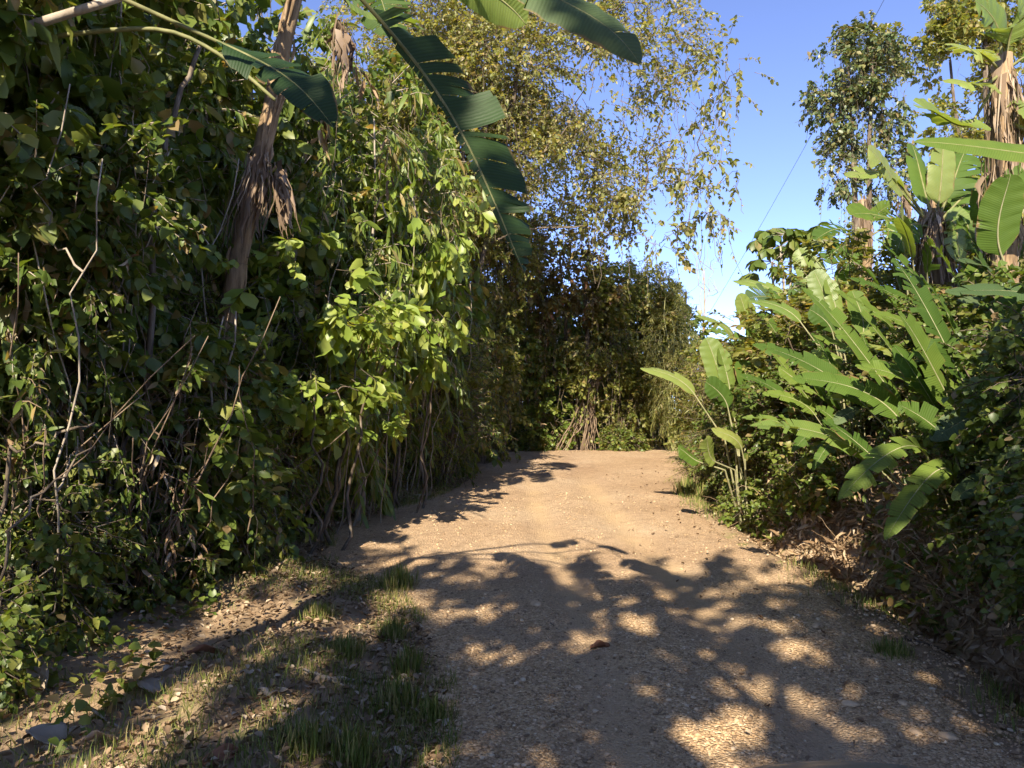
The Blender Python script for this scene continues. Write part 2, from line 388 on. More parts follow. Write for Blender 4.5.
ro = kind(mb.build('dirt_road', M['road']), 'structure')
def tracks(x, y):
    return np.maximum(np.exp(-((x - .5 - .12 * np.sin(y * .35)) / .2) ** 2), np.exp(-((x - 1.6 - .12 * np.sin(y * .35)) / .26) ** 2))
def gravelly(x, y):
    g = (1 - sstep(6.0, 9.5, y + 3 * n2(x, y, .5, 81))) * (.75 + .9 * n2(x, y, 1.6, 82) + .6 * n2(x, y, 5, 83)) - .8 * tracks(x, y)
    return np.clip(g + .22, 0, 1)
tk = ro.data.attributes.new('track', 'FLOAT', 'POINT'); tk.data.foreach_set('value', (np.clip(tracks(Xr, Yr) * (.75 + .9 * n2(Xr, Yr, 2.2, 84)), 0, 1) * .75 * (1 - sstep(13, 18, Yr))).astype(np.float32).ravel())
ga = ro.data.attributes.new('gravel', 'FLOAT', 'POINT'); ga.data.foreach_set('value', gravelly(Xr, Yr).astype(np.float32).ravel())
def ground_z(x, y):
    return H(x, y)

# ------------------------------------------------------------------ loose stuff on the ground
rng = np.random.default_rng(7)
def ico():
    import bmesh
    b = bmesh.new(); bmesh.ops.create_icosphere(b, subdivisions=1, radius=1)
    V = np.array([v.co[:] for v in b.verts]); Fc = np.array([[v.index for v in f.verts] for f in b.faces]); b.free(); return V, Fc
IV, IF = ico()
def pebbles(mb, P, S):
    n = len(P)
    J = 1 + rng.normal(0, .16, (n, len(IV)))
    sc3 = S[:, None] * np.stack([rng.uniform(.7, 1.3, n), rng.uniform(.7, 1.3, n), rng.uniform(.4, .75, n)], -1)
    a = rng.uniform(0, 6.28, n); V = IV[None] * J[..., None] * sc3[:, None]
    x = V[..., 0] * np.cos(a)[:, None] - V[..., 1] * np.sin(a)[:, None]; y = V[..., 0] * np.sin(a)[:, None] + V[..., 1] * np.cos(a)[:, None]
    V = np.stack([x, y, V[..., 2]], -1) + P[:, None]
    mb.add(V.reshape(-1, 3), [(IF[None] + (np.arange(n) * len(IV))[:, None, None]).reshape(-1, 3)])
n = 70000
yy = 2.4 + 11 * rng.random(n) ** 2.0; uu = rng.random(n)
xx = xl(yy) - .15 + (xr(yy) - xl(yy) + .5) * uu
keep = rng.random(n) < .06 + .94 * gravelly(xx, yy)
xx, yy = xx[keep], yy[keep]
ss = .003 + .015 * rng.random(len(xx)) ** 7 + .004 * rng.random(len(xx))
mb = MB(); pebbles(mb, np.stack([xx, yy, ground_z(xx, yy) + .012 + ss * .2], -1), ss)
o = mb.build('gravel', M['stone'], smooth=False); kind(o, 'stuff'); tag(o, 'scattered brown and grey gravel on the dirt road', 'gravel')

def litter(n, xs, ys, size, seedv):
    mb = MB(); T = tmpl('ovate', .5, -.35); T2 = tmpl('lance', .6, .4)
    for T_, part in ((T, n * 2 // 3), (T2, n // 3)):
        x = xs(part); y = ys(part, x) if callable(ys) else ys
        k = len(x)
        P = np.stack([x, y, ground_z(x, y) + .02 + .02 * rng.random(k)], -1)
        a = rng.uniform(0, 6.28, k); D = np.stack([np.cos(a), np.sin(a), rng.normal(0, .22, k)], -1)
        N = np.stack([rng.normal(0, .35, k), rng.normal(0, .35, k), np.ones(k)], -1)
        leaves(mb, P, D, N, rng.uniform(.5, 1.3, k) * size, T_)
    return mb
yv = None
def lx(n):
    global yv
    yv = 2.2 + 13 * rng.random(n) ** 1.5
    d = np.abs(rng.normal(.9, 1.0, n)) - .25
    return xl(yv) - d * np.clip(1.2 - .03 * yv, .4, 2)
o = litter(13000, lx, lambda n, x: yv, .047, 1).build('leaf_litter', M['litter'])
kind(o, 'stuff'); tag(o, 'brown fallen leaves strewn over the left verge under the thicket', 'leaf litter')
def rxs(n):
    global yv
    yv = 2.4 + 15 * rng.random(n) ** 1.3
    d = np.where(rng.random(n) < .06, -rng.random(n) ** 2 * 1.6, rng.random(n) ** .8 * 2.4)
    return xr(yv) + d
o = litter(7000, rxs, lambda n, x: yv, .045, 2).build('leaf_litter', M['litter'])
kind(o, 'stuff'); tag(o, 'dry brown leaves lying in the ditch and on the right bank', 'leaf litter')

def grass_blades(mb, P, hgt, lean=.5):
    k = len(P); a = rng.uniform(0, 6.28, k)
    D = np.stack([np.cos(a) * lean * rng.random(k) * 1.6, np.sin(a) * lean * rng.random(k) * 1.6, np.ones(k)], -1)
    N = np.stack([np.cos(a), np.sin(a), -np.ones(k) * .4], -1) + rng.normal(0, .2, (k, 3))
    leaves(mb, P, D, N, hgt * rng.uniform(.5, 1.25, k), (GT[0], GT[1]))
GT = tmpl('strip', .1, .45)
GT[0][:, 0] *= .6
# sparse verge grass
n = 40000
yv = 2.4 + 12 * rng.random(n) ** 1.4
xv = xl(yv) + .35 - np.abs(rng.normal(0, 1.25, n))
k1 = n2(xv, yv, 1.25, 60) + .5 * n2(xv, yv, 4.1, 62) > rng.uniform(-.08, .12, n)
xv, yv = xv[k1], yv[k1]
mb = MB(); grass_blades(mb, np.stack([xv, yv, ground_z(xv, yv) - .01], -1), .095, 1.5)
n = 5000; y2 = 3 + 17 * rng.random(n); x2 = xr(y2) + rng.normal(.12, .18, n); k2 = n2(x2, y2, 1.0, 61) > .05
x2, y2 = x2[k2], y2[k2]; grass_blades(mb, np.stack([x2, y2, ground_z(x2, y2) - .01], -1), .11)
o = mb.build('grass', M['grass']); kind(o, 'stuff'); tag(o, 'thin patchy grass growing along both edges of the road', 'grass')

def tuft_mesh(k, r, h):
    mb = MB(); c = np.zeros((1, 2)); q = np.zeros(k, int)
    xy = np.clip(rng.normal(0, r * .45, (k, 2)), -r, r); rr = np.linalg.norm(xy, axis=1); a = rng.uniform(0, 6.28, k)
    out = np.stack([np.cos(a), np.sin(a)], -1) * .7 + (xy - c[q]) / r * 1.4
    D = np.concatenate([out * rng.uniform(.2, 1.3, (k, 1)), np.ones((k, 1))], 1)
    N = np.concatenate([out, -.5 * np.ones((k, 1))], 1) + rng.normal(0, .2, (k, 3))
    leaves(mb, np.concatenate([xy, -.02 * np.ones((k, 1))], 1), D, N, h * rng.uniform(.35, 1.2, k) * np.clip(1.15 - rr / r * .45, .4, 1.2), GT)
    return mb.build('grass_tuft', M['grass'])
def on_ground(px, py):
    Yv = 3.0
    for Yv in np.arange(2.2, 40, .02):
        p = at(px, py, Yv)
        if p[2] <= Hs(p[0], p[1]): break
    return np.array([p[0], p[1], Hs(p[0], p[1])])
tufts = [(392, 640, 1.0, 'green grass tuft on the verge, farthest of the tufts along the left road edge'),
         (345, 655, 1.0, 'rounded green grass tuft left of the tufts that line the road edge'),
         (408, 672, 1.05, 'bright green grass tuft at the road edge right above the fullest tuft'),
         (398, 708, 1.25, 'fullest green grass tuft, on the verge beside the grey fallen stick'),
         (433, 722, .8, 'small grass tuft growing out onto the road surface'),
         (300, 752, 1.1, 'pale grass tuft in the dapple of light nearest the bottom of the picture'),
         (350, 762, 1.0, 'dark grass tuft at the bottom edge close to the road'),
         (318, 618, 1.0, 'grass tuft under the thicket edge behind the dry sunlit litter patch'),
         (400, 588, .8, 'flat sunlit grass patch at the road edge before the long tree shadow'),
         (892, 655, .9, 'grass tuft at the right road edge beside the dark ditch'),
         (690, 495, 1.3, 'sunlit grass tuft at the far bend on the right road edge')]
tm = [tuft_mesh(360, .14, .17), tuft_mesh(420, .17, .14)]
tm_used = [False, False]
for i, (px, py, s, lab) in enumerate(tufts):
    p = on_ground(px, py); src = tm[i % 2]
    if not tm_used[i % 2]: o = src; tm_used[i % 2] = True
    else: o = src.copy(); col.objects.link(o)
    o.location = p; o.rotation_euler = (0, 0, i * 1.7); o.scale = (s * (1.6 if py < 600 else 1),) * 3
    tag(o, lab, 'grass tuft', 'grass tufts beside the road')

# fallen sticks, big dry leaves, stones
def stick(pix, r, lab, mat='palebark', cat='stick'):
    P = np.array([on_ground(a, b) for a, b in pix]); q = []
    for a, b in zip(P[:-1], P[1:]):
        for t in np.linspace(0, 1, 5)[:-1]: q.append(a * (1 - t) + b * t)
    q.append(P[-1]); q = np.array(q); q[:, 2] += r * .8; q += rng.normal(0, r * .25, q.shape)
    mb = MB(); tube(mb, q, np.linspace(r, r * .55, len(q)) * (1 + rng.normal(0, .08, len(q))), 7)
    m = len(q) // 2; d = q[m] - q[m - 1]; s = unit(np.cross(d, [0, 0, 1]) + unit(d) * .6)
    tube(mb, [q[m], q[m] + s * r * 4, q[m] + s * r * 9 + [0, 0, r]], [r * .5, r * .4, r * .2], 5)
    tag(mb.build('fallen_stick', M[mat]), lab, cat, 'fallen sticks')
stick([(42, 690), (80, 706), (120, 730)], .011, 'long straight dry stick beside the upright grey dead leaf')
stick([(305, 676), (330, 683), (372, 686)], .022, 'thick pale stick lying beside the fullest grass tuft')
stick([(258, 690), (272, 703), (290, 712)], .02, 'short stubby pale stick on the shaded verge left of the other thick stick')
stick([(320, 727), (340, 735), (350, 741)], .018, 'short grey stick half sunk in grass near the bottom edge')
stick([(372, 680), (390, 684), (402, 682)], .014, 'thin pale stick at the edge of the fullest grass tuft')
stick([(548, 623), (553, 627), (558, 631)], .010, 'small dark twig lying in the middle of the road', 'bark')
stick([(684, 757), (695, 750), (706, 742)], .007, 'thin dark twig on the gravel at the bottom of the road', 'bark')
stick([(905, 640), (925, 645), (950, 655)], .012, 'brown stick lying in the ditch below the right bank', 'bark')

def big_leaf(px, py, L, wid, az, pitch, roll, mat, name, lab, curl=.5):
    p = on_ground(px, py); mb = MB(); n = 9
    t = np.linspace(0, 1, n); w_ = wid * np.sin(np.pi * np.clip(t * .92 + .06, 0, 1)) ** .8
    s = np.linspace(-1, 1, 7); TT, S = np.meshgrid(t, s, indexing='ij')
    V = np.stack([S * w_[:, None] * .5, TT * L, curl * wid * .5 * (S ** 2) * (w_[:, None] / wid) + .12 * L * np.sin(TT * 3) + .012 * np.sin(S * 5 + TT * 9)], -1).reshape(-1, 3)
    Rm = np.array((Matrix.Rotation(az, 3, 'Z') @ Matrix.Rotation(pitch, 3, 'X') @ Matrix.Rotation(roll, 3, 'Y')))
    V = V @ Rm.T; V -= [V[:, 0].mean(), V[:, 1].mean(), V[:, 2].min() + .004]
    mb.add(V, [grid_faces(7, n)])
    o = mb.build(name, mat); o.location = p
    md = o.modifiers.new('thickness', 'SOLIDIFY'); md.thickness = .002
    return tag(o, lab, 'leaf', 'large fallen leaves')
greyleaf = leaf_mat('grey_dead_leaf', [(0, (.24, .19, .135)), (1, (.38, .31, .23))], .1, (1, 1, 1), .85, .15)
rustleaf = leaf_mat('rust_dead_leaf', [(0, (.17, .075, .04)), (1, (.30, .14, .075))], .15, (1, 1, .8), .7, .25)
tanleaf = leaf_mat('tan_dead_leaf', [(0, (.27, .18, .11)), (1, (.42, .30, .2))], .15, (1, 1, .8), .75, .2)
big_leaf(36, 700, .24, .13, .25, 1.2, .15, greyleaf, 'dead_leaf', 'large grey dead leaf standing upright at the left picture edge')
big_leaf(150, 690, .22, .15, .7, .05, .05, greyleaf, 'dead_leaf', 'pale grey frayed dead leaf lying flat on the shaded verge', .15)
big_leaf(207, 660, .26, .09, 2.2, .25, .5, rustleaf, 'dead_leaf', 'long reddish brown dead leaf at the edge of the sunlit litter')
big_leaf(45, 748, .25, .16, 1.2, .2, 0, greyleaf, 'dead_leaf', 'broad grey dead leaf in the bottom left corner')
big_leaf(222, 764, .17, .08, -1.0, .15, .6, rustleaf, 'dead_leaf', 'rust brown curled dead leaf at the bottom edge of the verge')
big_leaf(600, 650, .16, .08, 1.9, .1, .4, rustleaf, 'dead_leaf', 'curled brown dead leaf alone in the middle of the road', .9)
big_leaf(20, 660, .2, .12, .3, .3, .2, tanleaf, 'dead_leaf', 'tan dead leaf at the left picture edge above the upright grey leaf')
big_leaf(100, 745, .16, .10, 2.0, .2, .4, tanleaf, 'dead_leaf', 'tan crumpled dead leaf in the sunlit litter left of the stick end')
big_leaf(380, 765, .16, .07, .6, .1, .2, rustleaf, 'dead_leaf', 'small rust leaf at the bottom edge next to the dark grass tuft')
STV, STF = None, None
def stone(px, py, s, lab):
    import bmesh
    b = bmesh.new(); bmesh.ops.create_icosphere(b, subdivisions=3, radius=1)
    V = np.array([v.co[:] for v in b.verts]); Fc = np.array([[v.index for v in f.verts] for f in b.faces]); b.free()
    V = V * (1 + .5 * (vnoise(V * 1.3 + px, py) - .5) + .2 * (vnoise(V * 4 + px, py) - .5))[:, None] * np.array([1.25, .9, .55]) * s
    mb = MB(); mb.add(V, [Fc]); o = mb.build('stone', M['stone'], smooth=False); p = on_ground(px, py); o.location = p + [0, 0, s * .2]; o.rotation_euler = (0, 0, px)
    tag(o, lab, 'stone', 'larger stones on the road')
for px, py, s, lab in [(536, 606, .055, 'pale flat stone on the road just past the shadow edge, largest of the stones'),
                       (443, 700, .045, 'grey stone at the left road edge level with the fullest grass tuft'),
                       (500, 683, .03, 'small grey stone in the left wheel track'),
                       (475, 676, .028, 'small brown stone between the left wheel track and the verge'),
                       (851, 706, .04, 'pale stone on the right side of the road below the ditch grass'),
                       (903, 706, .035, 'pale stone close to the ditch at the right road edge'),
                       (948, 740, .045, 'flat pale stone in the lower right corner of the road'),
                       (916, 735, .035, 'light stone left of the flat pale stone in the lower right corner'),
                       (578, 690, .03, 'small stone in the middle of the shaded road'),
                       (708, 722, .028, 'small grey stone on the gravel between the wheel tracks'),
                       (818, 628, .05, 'tan stone at the right road edge in the last patch of sun')]:
    stone(px, py, s, lab)

# ------------------------------------------------------------------ woody plants
def make_plant(name, label, cat, rng, stems, blobs, nc, m, S, T, mat, L=.4, droop=.35, freq=1.3, thr=.42, barkm='bark', limbs=30, shell=.5,
               twigs=True, hang=0, hangmat=None, group=None, spread=.9, seed=0, drymix=0, hang_len=(1, 3)):
    """stems: list of (points, radii) ; blobs: crown ellipsoids"""
    t = thing(name, label, cat, group=group)
    wood = MB(); lv = MB()
    spts = []
    for pts, rad in stems:
        pts = np.asarray(pts, float); tube(wood, pts, rad, 8)
        if pts is not stems[0][0]: tube(wood, [np.asarray(stems[0][0])[0] + [0, 0, -.03], pts[0] + [0, 0, .02]], [.03, .02], 5)
        for a, b in zip(pts[:-1], pts[1:]):
            for q in np.linspace(0, 1, 5)[:-1]: spts.append(a * (1 - q) + b * q)
        spts.append(pts[-1])
    spts = np.array(spts)
    C, cen = blob_points(rng, blobs, nc, freq, thr, seed, shell)
    O = unit(C - cen) + rng.normal(0, .35, C.shape); O[:, 2] -= .1
    pick = rng.choice(nc, min(limbs, nc), replace=False)
    near = np.array([np.min(np.linalg.norm(spts - C[q], axis=1)) for q in pick])
    for i in pick[np.argsort(near)]:
        c = C[i]; w_ = np.linalg.norm(spts - c, axis=1) + .7 * np.maximum(spts[:, 2] - c[2] + .3, 0)
        a = spts[np.argmin(w_)]
        ln = np.linalg.norm(c - a); r0 = min(.007 + .008 * ln, .035)
        lp = curve(a, c, -.10 * ln, 8, .035 * ln, rng)
        tube(wood, lp, np.linspace(r0, .005, 8), 5, False)
        spts = np.concatenate([spts, lp[2:-1]])
    sprays(lv, rng, C, O, m, S, T, L, droop, wood if twigs else None, spread)
    wood.build('trunk', M[barkm], t)
    lv.build('crown', M[mat], t)
    if drymix:
        dm = MB(); idx = rng.choice(nc, drymix)
        sprays(dm, rng, C[idx] - [0, 0, .1], rng.normal(0, .6, (drymix, 3)) - [0, 0, 1], 6, S * 1.1, tmpl('lance', .5, .3), .3, .7)
        dm.build('dead_leaves', M['dry'], t)
    if hang:
        vm = MB(); hv = MB(); idx = rng.choice(nc, hang)
        for i in idx:
            a = C[i] * 1.0; ln = rng.uniform(*hang_len); b = a - [rng.normal(0, .15), rng.normal(0, .15), ln]
            p = curve(a, b, 0, 6, .05, rng); tube(vm, p, .006, 3, False)
            k = max(2, int(ln * 7)); q = rng.random(k)[:, None]; PP = a * (1 - q) + b * q
            leaves(hv, PP, np.stack([rng.normal(0, .6, k), rng.normal(0, .6, k), -np.ones(k)], -1), rng.normal(0, 1, (k, 3)), S * .9 * rng.uniform(.5, 1.2, k), T)
        vm.build('vines', M['bark'] if hangmat is None else M[hangmat], t)
        hv.build('vine_leaves', M[mat], t)
    return t
def stem(rng, base, top, r0, r1, n=9, wob=.08):
    p = curve(base, top, 0, n, 0); w_ = np.cumsum(rng.normal(0, wob, (n, 3)), axis=0); w_ -= np.linspace(0, 1, n)[:, None] * w_[-1]; w_[0] = 0
    p[:, :2] += w_[:, :2]
    return p, np.linspace(r0, r1, n)
OV = tmpl('ovate'); OVD = tmpl('obov', .15, .4); BR = tmpl('broad', .15, .25); LA = tmpl('lance', .1, .3); HE = tmpl('heart', .1, .25); OB = tmpl('obov', .18, .35)
rg = np.random.default_rng(21)
# --- left thicket prototypes (modelled round their own base)
def thicket(kindno):
    r = np.random.default_rng(100 + kindno)
    st = []
    for i in range(7):
        a = r.uniform(0, 6.28); b = np.array([np.cos(a), np.sin(a), 0]) * r.uniform(.1, .6)
        st.append(stem(r, b - [0, 0, .1], b * r.uniform(1.2, 3) + [0, 0, r.uniform(2.5, 5.5)], r.uniform(.02, .05), .012, 10, .07))
    for i in range(7):
        a = r.uniform(0, 6.28); b = np.array([np.cos(a), np.sin(a), 0])
        st.append(stem(r, b * r.uniform(.6, 1.0) - [0, 0, .1], b * r.uniform(1.0, 1.7) + [0, 0, r.uniform(2.0, 4.5)], r.uniform(.008, .018), .006, 12, .09))
    return r, st
P = {}
r, st = thicket(1)
P['ov'] = make_plant('thicket_tree', '-', 'tree', r, st, [(0, 0, 3.0, 1.3, 1.3, 2.6), (.5, .3, 5.0, 1.3, 1.2, 1.5), (-.4, -.3, 1.5, 1.2, 1.2, 1.3), (.2, -.9, 3.8, .9, .7, 1.0)], 560, 12, .20, OVD, 'mid', .5, .8, 1.0, .50, limbs=40, hang=40, drymix=40, hang_len=(.6, 2.2), barkm='palebark')
r, st = thicket(2)
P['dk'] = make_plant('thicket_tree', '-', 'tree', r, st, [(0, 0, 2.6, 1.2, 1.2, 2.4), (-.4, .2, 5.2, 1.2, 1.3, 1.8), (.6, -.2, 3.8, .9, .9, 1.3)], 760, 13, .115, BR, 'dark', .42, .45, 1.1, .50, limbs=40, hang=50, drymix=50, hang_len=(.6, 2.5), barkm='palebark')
r, st = thicket(3)
P['fine'] = make_plant('thicket_shrub', '-', 'shrub', r, st[:4] + [stem(r, (0.1 * i, .1, -.1), (.3 * i - .5, .2 * i - .3, 2.0), .015, .006) for i in range(4)], [(0, 0, 1.3, 1.1, 1.1, 1.3), (.2, .1, 2.4, .8, .8, .8), (-.5, -.3, .8, .9, .9, .8)], 700, 15, .075, LA, 'mid', .34, .5, 2.0, .42, limbs=30)
r, st = thicket(4)
P['lance'] = make_plant('thicket_tree', '-', 'tree', r, st, [(0, 0, 2.6, 1.1, 1.1, 1.9), (.5, -.4, 4.0, 1.1, 1.0, 1.2), (-.4, .3, 4.8, 1.0, 1.0, 1.2), (.3, -.7, 1.4, .9, .7, 1.0)], 480, 10, .22, tmpl('lance', .12, .5), 'fresh2', .45, .8, 1.3, .42, limbs=50, hang=20, drymix=30, barkm='palebark')
P['big'] = make_plant('broadleaf_tree', '-', 'tree', r, st[:4], [(0, 0, 3.3, 1.2, 1.2, 1.2), (.5, -.6, 4.2, 1.0, 1.0, .8), (-.5, .2, 4.6, 1.1, 1.1, 1.0), (.4, -.9, 2.6, .8, .6, .7)], 170, 10, .21, OB, 'fresh', .3, .75, 1.5, .40, limbs=60, spread=1.0)
r, st = thicket(6)
P['olive'] = make_plant('thicket_tree', '-', 'tree', r, st, [(0, 0, 2.4, 1.3, 1.3, 2.2), (.4, .2, 4.6, 1.3, 1.2, 1.4), (-.5, -.3, 5.4, 1.1, 1.1, 1.2), (-.2, -.8, 1.4, 1.0, .7, 1.2)], 900, 12, .11, OV, 'yel', .42, .5, 1.4, .43, limbs=40, hang=90, drymix=50, hang_len=(.6, 2.4))
r, st = thicket(5)
P['low'] = make_plant('low_shrub', '-', 'shrub', r, [stem(r, (.05 * i, 0, -.05), (r.normal(0, .4), r.normal(0, .4), .7), .01, .005) for i in range(6)], [(0, 0, .45, .75, .75, .5), (.3, .2, .8, .45, .45, .4)], 190, 9, .085, BR, 'mid', .28, .4, 2.2, .40, limbs=20)

r = np.random.default_rng(140)
P['cane'] = make_plant('cane_clump', '-', 'cane clump', r, [stem(r, (r.normal(0, .35), r.normal(0, .35), -.1), (r.normal(0, .8), r.normal(0, .7), r.uniform(1.3, 2.9)), r.uniform(.006, .014), .004, 9, .06) for i in range(26)],
                       [(0, 0, 1.5, .8, .8, 1.0), (0, 0, .5, .9, .9, .5)], 150, 8, .12, LA, 'mid', L=.3, droop=.6, freq=1.6, thr=.42, barkm='rootbark', limbs=40, drymix=70, hang=14, hang_len=(.3, 1))
used = set()
def place(key, x, y, rz, s, label, group=None, sz=None, z=None):
    loc = (x, y, (Hs(x, y) if z is None else z)); scl = (s, s, s if sz is None else sz)
    if key not in used:
        used.add(key); o = P[key]; o.location = loc; o.rotation_euler = (0, 0, rz); o.scale = scl; o['label'] = label
        if group: o['group'] = group
        return o
    return dup(P[key], loc, rz, scl, label, group)
GT_L = 'trees and shrubs of the left thicket'
for a in [
    ('ov', -3.3, 7.2, 2.9, .66, 'leafy small tree in front of the brown banana stem', GT_L, .53),
    ('dk', -3.9, 5.7, 1.0, .75, 'dark-leaved small tree at far left in front of the forked sunlit stem', GT_L, .85),
    ('ov', -4.6, 6.1, 3.4, .9, 'leafy tree between the forked sunlit stem and the left picture edge', GT_L, 1.0),
    ('olive', -2.3, 16.6, 0, 1.0, 'olive-green tree of the thicket under the tip of the long torn banana leaf', GT_L, 1.2),
    ('olive', -1.2, 18.8, 2.0, 1.0, 'olive-green tree where the left road edge meets the bend', GT_L, 1.0),
    ('olive', -3.2, 19.5, 4.1, 1.2, 'tall olive-green tree rising behind the thicket near the bend', GT_L, 1.5),
    ('olive', -1.0, 22.0, 5.0, 1.1, 'olive-green tree at the road end behind the dark tangled shrub', GT_L, 1.15),
    ('lance', -4.5, 8.3, 1.0, .9, 'bright green tree with long drooping leaves beside the brown banana stem', GT_L, 1.1),
    ('lance', -2.5, 10.4, 3.0, .85, 'bright green tree with long drooping leaves behind the bright leaf clusters', GT_L, 1.15),
    ('lance', -4.2, 5.9, 4.6, .85, 'bright green tree with long drooping leaves at upper left under the grey branch', GT_L, 1.25),
    ('lance', -1.9, 13.4, 5.6, .9, 'bright green tree with long drooping leaves between the thicket and the tall airy tree', GT_L, 1.2),
    ('ov', -5.0, 5.3, .3, 1.05, 'leafy small tree of the thicket cut by the left picture edge', GT_L, 1.0),
    ('dk', -4.3, 6.9, 2.1, 1.0, 'dark-leaved thicket tree left of the brown banana stem, behind the arching stalk', GT_L, 1.1),
    ('ov', -4.1, 9.3, 4.0, 1.0, 'leafy thicket tree just below the hanging dry banana leaves', GT_L, 1.0),
    ('dk', -3.8, 10.0, 5.2, .95, 'dark-leaved thicket tree behind the bright drooping leaf clusters', GT_L, 1.15),
    ('ov', -3.3, 11.6, 1.2, .95, 'leafy thicket tree behind the long torn banana leaf', GT_L, 1.05),
    ('dk', -2.5, 13.6, 3.3, .95, 'dark-leaved thicket tree left of the fine-leaved roadside bush', GT_L, 1.1),
    ('ov', -2.1, 15.8, 2.5, .95, 'leafy thicket tree at the left road edge under the tall loose tree', GT_L, 1.0),
    ('ov', -6.2, 7.6, 5.5, 1.15, 'tall leafy tree in the second row of the thicket at far left', GT_L, 1.3),
    ('dk', -5.4, 9.6, .8, 1.15, 'tall dark-leaved tree in the second row behind the banana stem', GT_L, 1.35),
    ('ov', -4.7, 11.8, 3.6, 1.1, 'tall leafy tree in the second row, top showing beside the dry leaf fringe', GT_L, 1.35),
    ('dk', -4.2, 14.2, 1.9, 1.1, 'tall dark-leaved tree in the second row above the fine-leaved roadside bush', GT_L, 1.3),
    ('fine', -4.0, 7.6, 0, 1.0, 'fine-leaved shrub at the foot of the thicket left of the leaf litter', GT_L, 1.0),
    ('fine', -3.6, 9.2, 2.0, 1.0, 'fine-leaved shrub at the thicket foot under the bright leaf clusters', GT_L, 1.0),
    ('fine', -2.75, 12.3, 4.0, 1.0, 'fine-leaved shrub at the thicket foot beside the far end of the grass verge', GT_L, 1.0),
    ('fine', -1.35, 14.6, 1.0, 1.05, 'sunlit fine-leaved bush bulging over the left road edge before the bend', GT_L, 1.0),
    ('fine', -4.6, 5.2, 3.0, 1.05, 'fine-leaved shrub in front of the thicket at the left picture edge', GT_L, 1.0),
    ('big', -2.45, 8.8, 2.2, .9, 'small tree with bright drooping leaf clusters in the middle of the thicket', 'broad-leaved small trees', .68),
    ('big', -1.75, 11.4, 2.9, .85, 'small tree with bright leaf clusters reaching towards the road bend', 'broad-leaved small trees', 1.0),
    ('big', -5.0, 6.5, .9, .8, 'small tree with pale leaf clusters under the arching stalk at upper left', 'broad-leaved small trees', 1.15),
    ('cane', -3.75, 5.5, .2, .9, 'clump of thin pale canes with dry leaves at the left picture edge', 'cane clumps of the left thicket', .9),
    ('cane', -3.35, 6.5, 1.7, .9, 'clump of thin pale canes with dry leaves in front of the brown banana stem', 'cane clumps of the left thicket', .9),
    ('cane', -3.05, 7.8, 3.1, .85, 'clump of thin pale canes with dry leaves under the hanging dry banana leaves', 'cane clumps of the left thicket', .85),
    ('cane', -3.0, 9.6, 4.4, .9, 'clump of thin pale canes with dry leaves at the back of the sunlit dirt shoulder', 'cane clumps of the left thicket', .9),
    ('low', -3.3, 5.1, .5, .7, 'low broad-leaved plant at the left edge of the leaf litter', GT_L, .8),
    ('low', -3.5, 6.2, 2.5, .8, 'low broad-leaved plant at the thicket foot behind the upright grey leaf', GT_L, .8),
    ('low', -3.2, 7.2, 4.5, .65, 'low broad-leaved plant beside the sunlit dry litter patch', GT_L, .7),
    ('low', -3.1, 8.7, 1.5, .8, 'low broad-leaved plant under the thicket where the long shadow starts', GT_L, .7),
    ('low', -2.9, 10.6, 3.5, .7, 'small sunlit plant at the left road edge past the grass verge', GT_L, .6),
    ('low', -3.2, 4.3, 5.5, .6, 'low broad-leaved plant in the lower left corner', GT_L, .6),
]: place(*a)

# bare stems and lianas inside the left thicket
rg = np.random.default_rng(5)
def liana(lab, pts, r, mat='bark', name='liana'):
    mb = MB(); p = []
    for a, b in zip(pts[:-1], pts[1:]):
        a = np.array(a, float); b = np.array(b, float)
        for t in np.linspace(0, 1, 6)[:-1]: p.append(a * (1 - t) + b * t)
    p.append(np.array(pts[-1], float)); p = np.array(p); p[1:-1] += rg.normal(0, .025, (len(p) - 2, 3))
    tube(mb, p, np.linspace(r, r * .7, len(p)), 6)
    return tag(mb.build(name, M[mat]), lab, 'liana', 'bare stems in the left thicket')
for k, (px0, py0, px1, py1, Yd, r, lab) in enumerate([
        (5, 560, 30, 470, 5.2, .03, 'sunlit reddish bare stem at the left picture edge'),
        (100, 560, 118, 470, 6.0, .022, 'pale bare stem leaning right in the lower left thicket'),
        (88, 480, 70, 420, 6.0, .016, 'thin pale bare stem in the lower left thicket left of its leaning neighbour'),
        (150, 220, 172, 120, 6.3, .03, 'forked sunlit brown stem at upper left below the arching stalk'),
        (5, 460, 45, 440, 4.8, .014, 'thin pale stick poking out at the left picture edge'),
        (0, 540, 42, 490, 4.6, .010, 'slanting thin bare stem at the left picture edge above the low plants'),
        (70, 400, 62, 330, 6.0, .03, 'mottled brown stem with curled dry leaves in the left thicket')]):
    a = at(px0, py0, Yd); b = at(px1, py1, Yd + .2); d = b - a
    g = a - d * 1.0 if k not in (3, 4) else a - np.array([0, 0, .6])
    gz = Hs(a[0], a[1]); base = np.array([a[0] - .1, a[1] + .1, gz - .05])
    liana(lab, [base, a, b, b + d * .9 + [0, .2, 0]], r, 'bark')

